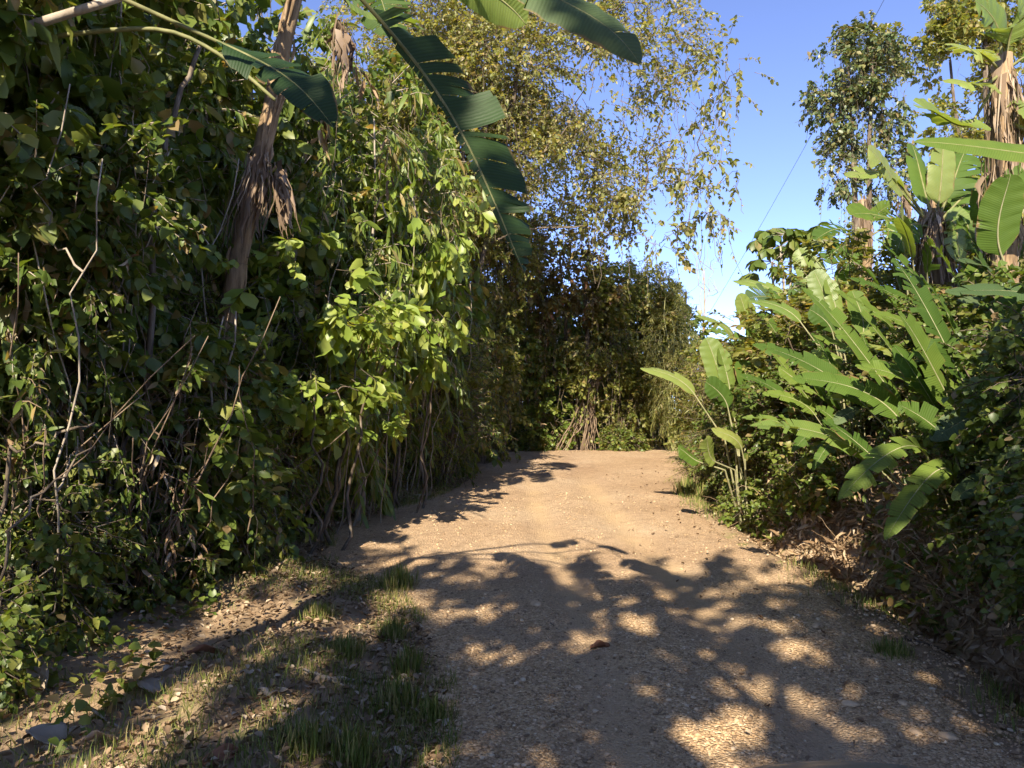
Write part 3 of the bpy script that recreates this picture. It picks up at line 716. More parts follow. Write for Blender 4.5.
# dense forest standing behind the thicket (one mass)
r = np.random.default_rng(33)
mb = MB(); wd = MB()
Tt = tmpl('broad', .1, .2)
cc = []; oo = []
for i in range(70):
    x = -6.8 - abs(r.normal(0, 2.6)); y = r.uniform(8, 28); hh = r.uniform(7, 11)
    if i > 30: x, y, hh = r.uniform(-5.5, -2.2), r.uniform(17, 24), r.uniform(8, 10.5)
    if i > 38: x, y, hh = -5 + (i - 38) * .85 + r.normal(0, .3), r.uniform(26.5, 31), r.uniform(5.2, 6.4)
    if i > 61: x, y, hh = -2 + (i - 61) * 1.0, r.uniform(32, 34), 5.0
    elif i > 51: x, y, hh = 6.2 + (i - 51) * 1.0, r.uniform(26, 32), r.uniform(2.6, 3.6)
    z = Hs(x, y)
    tube(wd, [(x, y, z - .1), (x + r.normal(0, .3), y, z + hh * .5), (x + r.normal(0, .5), y, z + hh * .85)], [.14, .1, .04], 7)
    C, cen = blob_points(r, [(x, y, z + hh * .32, 1.7, 1.7, hh * .33), (x, y, z + hh * .76, 1.8, 1.8, hh * .24)], 230, 1.0, .40, i)
    cc.append(C); oo.append(unit(C - cen))
sprays(mb, r, np.concatenate(cc), np.concatenate(oo), 9, .19, Tt, .55, .4)
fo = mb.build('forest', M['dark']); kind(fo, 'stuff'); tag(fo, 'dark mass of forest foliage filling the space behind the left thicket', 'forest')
fw = wd.build('forest_trunks', M['bark'], fo)

# ------------------------------------------------------------------ banana-like plants
def banana_leaf(plant, petiole, tip, width, mat='banana', normal=(0, 0, 1), sag=.1, tear=.35, fold=.25, halves=(1, 1), gapk=1.0, ragged=.10, rng=None, r=.016, stalkmat='stalk', droop_edge=.12, nseg=26):
    """petiole: list of points up to where the blade starts; the blade's rib runs on to tip"""
    pet = [np.array(p, float) for p in petiole]; a = pet[-1]; b = np.array(tip, float)
    L = np.linalg.norm(b - a); n = nseg
    d0 = unit(a - pet[-2]) if len(pet) > 1 else unit(b - a)
    t = np.linspace(0, 1, n + 1)
    c1 = a + d0 * L * .4; c2 = b - unit(b - a) * L * .3 + np.array([0, 0, sag * L])
    tt = t[:, None]
    rib = a * (1 - tt) ** 3 + 3 * c1 * tt * (1 - tt) ** 2 + 3 * c2 * tt ** 2 * (1 - tt) + b * tt ** 3
    tg = unit(np.gradient(rib, axis=0)); N = unit(np.array(normal, float)[None] - tg * (tg @ np.array(normal, float))[:, None]); X = np.cross(tg, N)
    prof = (np.minimum(1, t / .10) ** .6) * (1 - np.clip((t - .45) / .55, 0, 1) ** 2.2) ** .75
    prof = np.maximum(prof, 0.02) * width * .5
    mb = MB(); uvs = []
    for side in (-1, 1):
        i = 0; hv_ = halves[0] if side < 0 else halves[1]
        while i < n:
            k = 1
            while i + k < n and rng.random() > tear: k += 1
            j0, j1 = i, i + k; idx = np.arange(j0, j1 + 1)
            gap = gapk * rng.uniform(.03, .32) / k * (1 if k < 8 else .4) if tear > .05 else 0
            dr = rng.normal(0, ragged) if tear > .05 else 0
            tw = rng.normal(0, .05)
            S = np.array([0.02, .35, .7, 1.0])
            rows = []
            for q, s in enumerate(S):
                tq = t[idx].copy(); mid = tq.mean(); tq = mid + (tq - mid) * (1 - gap * s)
                tq = np.clip(tq, 0, 1)
                base = np.stack([np.interp(tq, t, rib[:, c]) for c in range(3)], -1)
                pr = np.interp(tq, t, prof) * hv_; XX = np.stack([np.interp(tq, t, X[:, c]) for c in range(3)], -1)
                NN = np.stack([np.interp(tq, t, N[:, c]) for c in range(3)], -1); TG = np.stack([np.interp(tq, t, tg[:, c]) for c in range(3)], -1)
                wv = .03 * np.sin(tq * 40 + side) * s
                hgt = fold * s - (droop_edge + dr) * s * s * 2 + wv
                rows.append(base + XX * (side * s * pr)[:, None] + NN * (hgt * pr)[:, None] + TG * (s * .35 * pr + tw * s * pr)[:, None])
                uvs.append(np.stack([tq * L * .8, np.full(len(tq), s)], -1))
            V = np.stack(rows, 0).reshape(-1, 3)
            mb.add(V, [grid_faces(k + 1, len(S))])
            i += k
    lf = mb.build('leaf', M[mat], plant, uv=np.concatenate(uvs))
    st = MB()
    pp = []
    for p, q in zip(pet[:-1], pet[1:]):
        for s in np.linspace(0, 1, 7)[:-1]: pp.append(p * (1 - s) + q * s)
    pp = np.array(pp + [a]) if pp else np.array([a])
    full = np.concatenate([pp, rib[1:]])
    rr = np.concatenate([np.linspace(r * 1.3, r * .8, len(pp)), np.linspace(r * .8, r * .15, n)])
    tube(st, full - [0, 0, .003], rr, 7)
    st.build('stalk', M[stalkmat], lf)
    return lf

def fibre_skirt(plant, top, L, r0, r1, k, rng, name='dead_leaf_skirt', lean=(0, 0)):
    """shreds of dry leaf hanging round a stem"""
    mb = MB()
    for i in range(int(k * 1.5)):
        a = rng.uniform(0, 6.28); rad = r0 * rng.uniform(.6, 1.1); ln = L * rng.uniform(.35, 1.0); z0 = -L * rng.random() * .55
        o = np.array([np.cos(a), np.sin(a), 0]); f = (-z0) / L
        p0 = np.array(top) + o * (rad * .7 + (r1 - r0) * f * .5) + [lean[0] * f, lean[1] * f, z0]
        n = 6; s = np.linspace(0, 1, n)[:, None]
        out = (r1 - r0) * rng.uniform(.2, 1.1)
        pts = p0 + o * (out * np.sin(s * 2.2)) + np.array([lean[0], lean[1], -L])[None] * s * ln / L + np.cumsum(rng.normal(0, .022, (n, 3)) * [1, 1, .4], 0)
        w_ = (rng.uniform(.004, .018) if rng.random() < .75 else rng.uniform(.03, .07)) * (1 - .75 * s[:, 0]) * (.6 + .8 * rng.random(n)) ; side = unit(np.cross(o, [0, 0, 1]) + rng.normal(0, .5, 3))
        tw = np.stack([np.cos(s[:, 0] * rng.normal(0, 2)), np.sin(s[:, 0] * 1.5)], -1)
        e = side[None] * tw[:, :1] + o[None] * tw[:, 1:] * .6
        V = np.concatenate([pts - e * w_[:, None], pts + o * .008, pts + e * w_[:, None]])
        i0 = np.arange(n - 1)
        mb.add(V, [np.stack([i0, i0 + 1, n + i0 + 1, n + i0], -1), np.stack([n + i0, n + i0 + 1, 2 * n + i0 + 1, 2 * n + i0], -1)])
    return mb.build(name, M['skirt'], plant)

rb = np.random.default_rng(77)
# --- the big banana plant of the left side, its crown above the picture
Yb = 8.0
bt = at(305, -45, Yb); bm = at(268, 120, Yb); bl = at(222, 345, Yb + .1)
gb = np.array([bl[0] - .25, bl[1] + .1, 0]); gb[2] = Hs(gb[0], gb[1])
ban = thing('banana_plant', 'tall banana plant with a sunlit brown stem rising through the left thicket', 'banana plant', gb)
loc = lambda p: np.asarray(p) - gb
mb = MB()
pts = np.array([loc(gb - [0, 0, .1]), loc(bl), loc((bl + bm) / 2), loc(bm), loc((bm + bt) / 2), loc(bt)])
q = np.concatenate([pts[:1] + (pts[1:2] - pts[:1]) * s for s in (0, .33, .66)] + [pts[1:]]); q[1:-1] += rb.normal(0, .015, (len(q) - 2, 3))
tube(mb, q, np.array([.13, .125, .12, .115, .10, .105, .085, .08][:len(q)]) * (1 + rb.normal(0, .05, len(q))), 12)
for i in range(34):      # split leaf sheaths wrapping the stem
    f = rb.uniform(.35, .98); j = min(int(f * (len(q) - 1)), len(q) - 2); p0 = q[j] + (q[j + 1] - q[j]) * rb.random(); a = rb.uniform(0, 6.28)
    o = np.array([np.cos(a), np.sin(a), 0]) * .115; u = unit(q[j + 1] - q[j]); ln = rb.uniform(.3, .7)
    o = o * .82; tube(mb, [p0 + o, p0 + o * rb.uniform(1.0, 1.35) + u * ln * .5, p0 + o * .9 + u * ln], [.010, rb.uniform(.012, .026), .004], 5)
mb.build('stem', M['fibre'], ban)
fibre_skirt(ban, loc(at(262, 145, Yb - .05)), .85, .11, .19, 42, rb, lean=(-.16, 0))
fibre_skirt(ban, loc(at(276, 160, Yb - .05)), .75, .05, .12, 22, rb, lean=(.12, 0))
fibre_skirt(ban, loc(at(342, 18, Yb - .5)), .55, .06, .13, 34, rb, name='dead_leaf_fringe')
def bleaf(plant, base, pts, tip, w_, **k):
    banana_leaf(plant, [np.asarray(p) - base for p in pts], np.asarray(tip) - base, w_, rng=rb, **k)
cb = at(300, -60, Yb)
for tip, mid, w_ in [((120, -140, 7.6), (230, -110, 7.9), .7), ((420, -120, 7.6), (350, -110, 7.9), .7), ((250, -330, 8.2), (290, -180, 8.1), .7), ((395, 40, 7.4), (345, -50, 7.6), .6)]:
    bleaf(ban, gb, [cb, at(*mid)], at(*tip), w_, normal=(0, -.6, .8), tear=.35)
LH, RH = 1.0, .16
nb = np.array([-2.75, 2.5, Hs(-2.75, 2.5)])
ban2 = thing('banana_plant', 'near banana plant whose long torn dark leaf hangs down from the top edge', 'banana plant', nb)
mb = MB(); tube(mb, [(0, 0, -.1), (.03, 0, 1.4), (.1, .05, 2.8), (.22, .1, 4.1)], [.13, .12, .105, .07], 12); mb.build('stem', M['fibre'], ban2)
nc_ = nb + [.22, .1, 4.1]
bleaf(ban2, nb, [nc_, at(300, -70, 3.1), at(370, 8, 3.3)], at(524, 272, 3.15), .41, normal=(.15, -.9, .3), tear=.62, sag=.10, fold=.05, nseg=44, gapk=1.5, ragged=.16, mat='banana_shaded', halves=(LH, RH), r=.012)
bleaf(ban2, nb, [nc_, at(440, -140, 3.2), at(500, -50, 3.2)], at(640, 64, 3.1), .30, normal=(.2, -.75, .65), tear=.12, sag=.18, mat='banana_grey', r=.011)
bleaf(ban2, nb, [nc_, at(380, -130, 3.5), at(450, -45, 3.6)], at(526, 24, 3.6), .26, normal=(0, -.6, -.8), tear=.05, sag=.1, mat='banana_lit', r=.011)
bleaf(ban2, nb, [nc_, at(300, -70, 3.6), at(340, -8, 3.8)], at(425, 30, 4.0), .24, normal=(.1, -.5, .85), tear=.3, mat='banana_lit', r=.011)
bleaf(ban2, nb, [nc_, at(60, -30, 3.4), at(215, 40, 3.6)], at(334, 128, 3.5), .27, mat='banana_shaded', normal=(-.2, -.5, .8), tear=.3, sag=.15, r=.012)
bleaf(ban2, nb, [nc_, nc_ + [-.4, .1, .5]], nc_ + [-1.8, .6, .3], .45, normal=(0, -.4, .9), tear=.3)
# arching stalks at the upper left
def arch(lab, pix, r, mat='palebark', cat='branch', name='arching_branch'):
    mb = MB(); P_ = np.array([at(*p) for p in pix]); t = np.linspace(0, len(P_) - 1, 22)
    pts = np.stack([np.interp(t, np.arange(len(P_)), P_[:, c]) for c in range(3)], -1)
    for _ in range(3): pts[1:-1] = (pts[:-2] + pts[1:-1] * 2 + pts[2:]) / 4
    tube(mb, pts, np.linspace(r, r * .6, 22), 8)
    return mb, tag(mb.build(name, M[mat]), lab, cat, 'arching branches')
arch('thick grey branch arching across the top left corner', [(-160, 120, 5.9), (-60, 70, 5.4), (0, 36, 5.1), (60, 16, 5.1), (140, -8, 5.2), (240, -60, 5.6)], .042)
arch('dark thin stalk arching below the thick grey branch at top left', [(-160, 150, 5.8), (-20, 48, 5.3), (80, 32, 5.3), (170, 26, 5.4), (230, 60, 5.5), (275, 100, 5.4)], .022, 'stalk')

# --- heliconia on the right bank (near)
def plant_at(px, py, Y, name, lab, cat, group=None):
    p = at(px, py, Y); b = np.array([p[0], p[1], Hs(p[0], p[1])])
    return thing(name, lab, cat, b, 0, group), b
hel, hb = plant_at(985, 600, 6.6, 'heliconia', 'large dark green heliconia clump leaning over the right bank', 'heliconia', 'heliconias and bananas on the right')
def hl(pet, tip, w_, **k):
    k.setdefault('rng', rb); k.setdefault('r', .010); k.setdefault('stalkmat', 'palestalk' )
    j = rb.normal(0, .07, 3) * [1, 1, 0]
    banana_leaf(hel, [j] + [at(*p) - hb for p in pet], at(*tip) - hb, w_ * .68, **{**k, 'tear': k.get('tear', .3) + .18})
hl([(1018, 498, 6.4), (966, 388, 6.3)], (893, 258, 6.6), .50, normal=(.5, -.8, .2), tear=.4)
hl([(1015, 520, 6.5), (955, 410, 6.2)], (898, 312, 6.0), .36, normal=(.3, -.8, .45), tear=.12)
hl([(1005, 530, 6.6), (945, 425, 6.4)], (893, 345, 6.5), .40, normal=(.4, -.8, .3), tear=.2)
hl([(990, 520, 6.7), (905, 410, 6.9)], (802, 288, 7.4), .42, normal=(.45, -.7, .5), tear=.3)
hl([(985, 530, 6.6), (868, 408, 6.9)], (752, 344, 7.2), .38, normal=(-.1, -.5, .85), tear=.3)
hl([(980, 530, 6.5), (900, 420, 6.6)], (792, 378, 6.8), .40, normal=(.0, -.7, .7), tear=.2)
hl([(990, 520, 6.5), (928, 400, 6.4)], (855, 366, 6.5), .30, normal=(.1, -.6, .8), tear=.15)
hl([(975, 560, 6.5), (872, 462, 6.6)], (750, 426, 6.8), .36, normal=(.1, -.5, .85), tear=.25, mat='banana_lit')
hl([(980, 560, 6.4), (892, 475, 6.4)], (822, 420, 6.6), .30, normal=(.2, -.6, .8), tear=.25)
hl([(990, 550, 6.3), (955, 455, 6.1)], (898, 404, 6.1), .34, normal=(.3, -.8, .4), tear=.15)
hl([(1010, 500, 6.2), (1004, 425, 6.1)], (930, 440, 6.0), .36, normal=(.0, -.6, .8), tear=.1, mat='banana_grey')
hl([(1000, 560, 6.0), (1012, 490, 5.8)], (952, 500, 5.5), .26, normal=(0, -.7, .7), tear=.05, mat='banana_grey')
hl([(980, 580, 6.2), (930, 462, 6.0)], (838, 500, 5.7), .36, normal=(-.2, -.45, .85), tear=.35, sag=.15)
hl([(985, 580, 6.2), (955, 480, 5.9)], (885, 540, 5.6), .32, normal=(-.4, -.6, .7), tear=.35, sag=.15)
hl([(1030, 480, 6.6), (1060, 330, 6.5)], (945, 292, 6.4), .44, normal=(0, -.6, .8), tear=.2, mat='banana_grey')
hl([(1040, 480, 6.7), (1075, 300, 6.8)], (985, 322, 6.6), .40, normal=(0, -.7, .7), tear=.3)
hl([(1010, 520, 6.5), (1030, 400, 6.6)], (1000, 260, 7.0), .36, normal=(.2, -.9, .2), tear=.3)

# --- heliconia at the far bend
hel2, hb2 = plant_at(745, 490, 10.66, 'heliconia', 'small heliconia with pale upright leaves at the bend on the right', 'heliconia', 'heliconias and bananas on the right')
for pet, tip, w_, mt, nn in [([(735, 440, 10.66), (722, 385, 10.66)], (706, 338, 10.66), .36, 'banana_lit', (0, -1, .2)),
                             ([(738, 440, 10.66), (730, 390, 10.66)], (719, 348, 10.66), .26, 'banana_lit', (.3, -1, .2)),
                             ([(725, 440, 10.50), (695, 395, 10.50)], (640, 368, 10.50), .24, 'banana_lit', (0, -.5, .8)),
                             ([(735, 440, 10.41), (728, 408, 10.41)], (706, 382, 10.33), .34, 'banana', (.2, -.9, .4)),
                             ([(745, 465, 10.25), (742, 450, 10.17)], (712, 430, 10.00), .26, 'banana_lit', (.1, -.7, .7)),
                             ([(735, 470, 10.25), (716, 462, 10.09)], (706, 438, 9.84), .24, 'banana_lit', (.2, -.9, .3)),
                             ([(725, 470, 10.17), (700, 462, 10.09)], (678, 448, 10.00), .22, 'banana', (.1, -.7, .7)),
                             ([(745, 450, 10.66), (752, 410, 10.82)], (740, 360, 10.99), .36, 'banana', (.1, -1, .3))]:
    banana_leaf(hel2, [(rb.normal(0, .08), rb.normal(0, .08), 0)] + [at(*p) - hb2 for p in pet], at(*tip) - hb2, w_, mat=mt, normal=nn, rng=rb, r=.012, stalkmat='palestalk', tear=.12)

dup(hel, (5.1, 8.4, Hs(5.1, 8.4)), .5, (.85,) * 3, 'heliconia clump half hidden behind the leaning one on the right bank')
dup(hel2, (4.3, 12.6, Hs(4.3, 12.6)), .3, (.95,) * 3, 'pale heliconia behind the small one at the bend, among feathery bushes')
dup(hel2, (4.4, 9.6, Hs(4.4, 9.6)), -.3, (.85,) * 3, 'pale heliconia on the bank just left of the long leaning leaf tips')
dup(hel2, (5.6, 10.4, Hs(5.6, 10.4)), .9, (1.05,) * 3, 'tall pale heliconia between the leaning clump and the fan banana')
dup(hel2, (6.6, 9.6, Hs(6.6, 9.6)), 1.6, (1.25,) * 3, 'tall pale heliconia below the thick dry skirt at the right picture edge')
dup(hel2, (6.4, 14.6, Hs(6.4, 14.6)), -.5, (1.3,) * 3, 'pale heliconia in the middle distance below the umbrella-shaped tree')
dup(hel2, (5.0, 7.2, Hs(5.0, 7.2)), 2.4, (1.0,) * 3, 'pale heliconia shoots rising behind the leaning dark heliconia')
dup(hel2, (7.6, 11.4, Hs(7.6, 11.4)), 3.0, (1.5,) * 3, 'tall pale heliconia right of the pale fan banana')
dup(hel, (6.0, 9.0, Hs(6.0, 9.0)), .2, (.95,) * 3, 'heliconia clump on the upper bank below the fan banana')
dup(hel, (4.2, 9.2, Hs(4.2, 9.2)), .15, (.7,) * 3, 'smaller heliconia clump on the bank just past the leaning leaf tips')
dup(hel, (4.9, 12.2, Hs(4.9, 12.2)), -.15, (.85,) * 3, 'heliconia clump among the yellow-green bushes near the bend')
dup(hel, (4.5, 7.3, Hs(4.5, 7.3)), .3, (.8,) * 3, 'heliconia shoots crowding the foot of the leaning heliconia clump')
dup(hel, (5.3, 5.9, Hs(5.3, 5.9)), -.9, (.8,) * 3, 'heliconia clump cut by the right picture edge')
# --- banana with pale upright leaves (middle right)
b1, bb1 = plant_at(940, 330, 11.0, 'banana_plant', 'banana plant with pale upright fan of leaves above a dry brown skirt', 'banana plant', 'heliconias and bananas on the right')
L1 = lambda *p: at(*p) - bb1
mb = MB(); tube(mb, [(0, 0, -.1), L1(942, 300, 11), L1(936, 250, 11), L1(934, 222, 11)], [.13, .12, .11, .10], 12); mb.build('stem', M['fibre'], b1)
fibre_skirt(b1, L1(932, 205, 11), 1.5, .13, .34, 110, rb)
for tip, mid, w_, mt, nn, te in [((868, 148), (915, 208), .55, 'banana_lit', (.5, -.7, .5), .2), ((912, 145), (928, 205), .42, 'banana', (.3, -.9, .2), .1),
                                 ((944, 140), (938, 205), .40, 'banana_lit', (.1, -1, .1), .08), ((966, 150), (946, 200), .6, 'banana', (-.3, -.9, .2), .55),
                                 ((960, 262), (944, 222), .5, 'banana_lit', (.2, -.9, .3), .4), ((975, 250), (952, 215), .6, 'banana', (-.2, -.8, .6), .5),
                                 ((850, 215), (905, 222), .55, 'banana', (0, -.6, .8), .3), ((845, 176), (905, 190), .35, 'banana_lit', (0, -.6, .8), .2),
                                 ((895, 255), (922, 225), .5, 'banana', (.3, -.7, .6), .5), ((985, 190), (955, 205), .5, 'banana', (-.2, -.8, .6), .4)]:
    banana_leaf(b1, [L1(934, 228, 11), L1(*mid, 10.9)], L1(*tip, 10.7 + rb.normal(0, .3)), w_, mat=mt, normal=nn, rng=rb, r=.022, tear=te)

# --- taller banana at the right picture edge
b2, bb2 = plant_at(1004, 320, 8.6, 'banana_plant', 'tall banana plant with a thick dry brown leaf skirt at the right picture edge', 'banana plant', 'heliconias and bananas on the right')
L2 = lambda *p: at(*p) - bb2
mb = MB(); tube(mb, [(0, 0, -.1), L2(1004, 240, 8.6), L2(1003, 150, 8.6), L2(1003, 55, 8.6)], [.15, .14, .13, .10], 12); mb.build('stem', M['fibre'], b2)
fibre_skirt(b2, L2(1003, 60, 8.6), 1.25, .11, .21, 110, rb)
fibre_skirt(b2, L2(1000, 165, 8.6), .95, .14, .25, 90, rb)
for tip, mid, w_, mt, nn, te in [((918, 108), (975, 118), .62, 'banana_lit', (0, -.6, .8), .1), ((960, 48), (992, 62), .6, 'banana_lit', (.1, -.6, .8), .2),
                                 ((955, 84), (990, 82), .5, 'banana_lit', (0, -.6, .8), .2), ((1018, 10), (1008, 45), .6, 'banana_lit', (0, -.9, .3), .2),
                                 ((1060, 60), (1020, 60), .50, 'banana', (0, -.6, .8), .3), ((1050, 130), (1018, 95), .50, 'banana_lit', (0, -.6, .8), .4),
                                 ((975, 0), (1000, 40), .6, 'banana_lit', (.3, -.9, .2), .2), ((1075, 230), (1020, 150), .50, 'banana', (0, -.6, .8), .4)]:
    banana_leaf(b2, [L2(1003, 72, 8.6), L2(*mid, 8.5)], L2(*tip, 8.2), w_, mat=mt, normal=nn, rng=rb, r=.02, tear=te)
banana_leaf(b2, [L2(1003, 120, 8.6), L2(1075, 150, 7.9)], L2(914, 142, 7.6), .36, mat='banana', normal=(0, -.85, .5), rng=rb, r=.02, tear=.15, sag=.03)
# --- half-hidden bananas in the middle distance
b3, bb3 = plant_at(868, 300, 15, 'banana_plant', 'banana plant with drooping leaves at the foot of the tall vine-hung tree', 'banana plant', 'heliconias and bananas on the right')
L3 = lambda *p: at(*p) - bb3
mb = MB(); tube(mb, [(0, 0, -.1), L3(866, 240, 15), L3(862, 200, 15)], [.11, .10, .08], 10); mb.build('stem', M['fibre'], b3)
fibre_skirt(b3, L3(864, 195, 15), 1.2, .09, .18, 60, rb)
fibre_skirt(b3, L3(905, 185, 14.6), .7, .06, .14, 30, rb, 'dead_leaf_fringe')
for tip, mid, w_, mt, nn in [((815, 240), (850, 232), .5, 'banana', (0, -.6, .8)), ((825, 262), (850, 244), .5, 'banana', (.2, -.7, .7)), ((905, 250), (880, 230), .5, 'banana_lit', (-.2, -.7, .7)),
                             ((890, 205), (872, 222), .4, 'banana', (-.3, -.8, .4)), ((845, 270), (858, 245), .5, 'banana', (.2, -.9, .3))]:
    banana_leaf(b3, [L3(864, 240, 15), L3(*mid, 14.9)], L3(*tip, 14.6), w_, mat=mt, normal=nn, rng=rb, r=.02, tear=.4)
dup(b3, (7.0, 12.2, Hs(7.0, 12.2)), 1.1, (.75,) * 3, 'banana plant with drooping leaves just left of the pale fan banana')
dup(b1, (8.6, 13.5, Hs(8.6, 13.5)), .8, (1.1,) * 3, 'banana plant seen between the fan banana and the right picture edge')
b4, bb4 = plant_at(790, 350, 14, 'banana_plant', 'dark banana plant with broad low leaves below the umbrella-shaped tree', 'banana plant', 'heliconias and bananas on the right')
L4 = lambda *p: at(*p) - bb4
for tip, mid, w_, mt, nn in [((748, 298), (785, 308), .6, 'banana_grey', (0, -.6, .8)), ((752, 330), (788, 322), .6, 'banana', (0, -.7, .7)), ((835, 300), (805, 310), .5, 'banana', (0, -.6, .8)), ((775, 345), (792, 325), .5, 'banana', (.1, -.9, .4))]:
    banana_leaf(b4, [(rb.normal(0, .06), 0, 0), L4(798, 335, 14), L4(*mid, 13.8)], L4(*tip, 13.5), w_, mat=mt, normal=nn, rng=rb, r=.02, tear=.3)

# ------------------------------------------------------------------ right-hand shrubs and trees
r = np.random.default_rng(9)
def bush(key, seed, name, cat, blobs, nc, m, S, T, mat, **k):
    rr = np.random.default_rng(seed); zt = max(b[2] + b[5] * .5 for b in blobs)
    st = [stem(rr, (rr.normal(0, .15), rr.normal(0, .15), -.1), (rr.normal(0, .5), rr.normal(0, .5), zt * rr.uniform(.6, .95)), .03, .008) for _ in range(5)]
    P[key] = make_plant(name, '-', cat, rr, st, blobs, nc, m, S, T, mat, seed=seed, **k)
bush('ymound', 51, 'leafy_bush', 'bush', [(0, 0, 1.2, 1.5, 1.3, 1.4), (.6, .2, 2.3, 1.0, 1.0, 1.0), (-.8, -.1, 1.6, .9, .9, 1.0), (.1, -.6, .8, 1.3, .8, .8)], 850, 14, .095, OV, 'yel', L=.36, droop=.45, freq=1.6, thr=.42, hang=60, drymix=22, hang_len=(.4, 1.4))
bush('ybamb', 52, 'feathery_bush', 'bush', [(0, 0, 1.0, .9, .9, 1.2), (.2, 0, 2.1, .7, .7, .9), (-.4, -.3, .7, .8, .7, .7)], 420, 14, .12, tmpl('strip', .1, .4), 'yel', L=.4, droop=.5, freq=1.8, thr=.38)
bush('bankdark', 53, 'bank_shrub', 'shrub', [(0, 0, .7, 1.0, .9, .8), (.4, .2, 1.4, .7, .7, .7)], 620, 14, .066, BR, 'dark', L=.32, droop=.45, freq=1.9, thr=.42, drymix=60)
GR = 'bushes on the right bank'
for a in [
    ('ymound', 5.0, 11.6, 0, 1.05, 'yellow-green vine-covered bush behind the leaning heliconia', GR, 0.68),
    ('ymound', 6.9, 10.4, 2.2, 1.1, 'yellow-green bush between the pale fan banana and the heliconia', GR, 0.55),
    ('ymound', 6.3, 13.6, 4.0, 1.15, 'tall yellow-green bush below the tall vine-hung tree', GR, 0.95),
    ('ymound', 5.5, 8.4, 1.1, .85, 'yellow-green bush under the tall banana at the right picture edge', GR, 0.5),
    ('ymound', 8.2, 12.0, 5.2, 1.2, 'yellow-green bush behind the two bananas at the right', GR, 1.1),
    ('ymound', 5.6, 17.5, 3.0, 1.1, 'sunlit bush behind the small heliconia at the bend', GR, 0.8),
    ('ymound', 7.0, 20.5, .6, 1.4, 'bush below the umbrella-shaped tree at the bend', GR, 1.1),
    ('ybamb', 5.0, 13.3, 0, 1.05, 'feathery yellow-green bush left of the heliconia leaf tips', GR, 0.65),
    ('ybamb', 4.5, 15.2, 2.0, 1.1, 'feathery yellow-green bush just behind the pale upright leaves', GR, 0.8),
    ('ybamb', 6.0, 18.4, 4.0, 1.2, 'feathery pale bush farthest along the right road edge', GR, 0.95),
    ('bankdark', 4.6, 6.4, .4, 1.0, 'dark shrub under the heliconia stalks on the right bank', GR, .9),
    ('bankdark', 4.3, 5.0, 2.4, .9, 'dark shrub nearest the camera on the right bank', GR, .9),
    ('bankdark', 4.9, 8.6, 4.4, .9, 'dark shrub on the bank below the leaning heliconia leaf tips', GR, .8),
    ('bankdark', 5.9, 6.2, 3.4, 1.15, 'dark shrub behind the heliconia at the right picture edge', GR, 0.9),
    ('bankdark', 4.2, 10.4, 5.4, 1.0, 'dark shrub on the bank beside the feathery bush', GR, .9),
    ('ybamb', 4.1, 11.6, 1.0, .85, 'feathery bush growing close round the stalks of the small heliconia at the bend', GR, .5),
    ('ybamb', 3.75, 13.6, 3.0, .8, 'low feathery bush at the road edge just past the small heliconia', GR, .45),
    ('low', 3.5, 10.5, 1.0, .7, 'low broad-leaved plant in front of the small heliconia at the bend', GR, .6),
    ('low', 3.9, 9.4, 3.0, .8, 'low broad-leaved plant on the bank nearer than the small heliconia', GR, .7),
    ('low', 4.4, 16.4, 4.0, .9, 'low broad-leaved plant at the right road edge where the road bends away', GR, .8),
    ('low', .6, 22.4, 4.0, .8, 'low plant left of the aerial roots at the end of the road', GR, .6),
    ('low', 3.4, 22.4, 2.0, .9, 'low plant right of the aerial roots at the end of the road', GR, .6),
    ('bankdark', 4.05, 5.8, 1.4, .8, 'dark shrub on the bank right above the ditch grass tuft', GR, .7),
    ('bankdark', 3.8, 4.3, 3.0, .8, 'dark shrub above the ditch at the lower right picture edge', GR, .7),
    ('bankdark', 3.75, 12.2, 1.4, .7, 'small shrub at the foot of the bank before the bend', GR, .7),
]: place(*a)
# dry tangled undergrowth on the bank
mb = MB(); n = 13000
yv = r.uniform(3.2, 15, n); xv = xr(yv) + .35 + np.abs(r.normal(.5, .8, n))
hgt = np.abs(r.normal(0, .26, n)) * sstep(.3, 1.1, xv - xr(yv))
leaves(mb, np.stack([xv, yv, ground_z(xv, yv) + hgt], -1), r.normal(0, 1, (n, 3)) - [.3, .3, .6], r.normal(0, 1, (n, 3)), r.uniform(.06, .17, n), tmpl('lance', .4, .4))
for i in range(700):
    y = r.uniform(3.2, 15); x = float(xr(y)) + .5 + abs(r.normal(.5, .7)); z = Hs(x, y); a = r.uniform(0, 6.28); ln = r.uniform(.3, 1.1)
    e = np.array([x + np.cos(a) * ln * .6, y + np.sin(a) * ln * .6, z + r.uniform(-.2, .7) * ln])
    tube(mb, curve((x, y, z), e, r.uniform(-.3, .1) * ln, 5, .02, r), [.006, .005, .005, .004, .003], 3, False)
o = mb.build('dry_undergrowth', M['dry']); kind(o, 'stuff'); tag(o, 'tangle of dry brown stems and leaves covering the right bank', 'undergrowth')
mb = MB(); n = 9000
yv = r.uniform(3.2, 19, n); xv = xr(yv) + .45 + np.abs(r.normal(.4, 1.2, n)); hgt = np.abs(r.normal(0, .18, n))
k1 = n2(xv, yv, .9, 71) > -.03; xv, yv, hgt = xv[k1], yv[k1], hgt[k1]; n = len(xv)
leaves(mb, np.stack([xv, yv, ground_z(xv, yv) + hgt], -1), r.normal(0, .7, (n, 3)) + [-.3, -.4, .4], r.normal(0, .5, (n, 3)) + [0, 0, 1], r.uniform(.05, .14, n), OV)
n = 9000
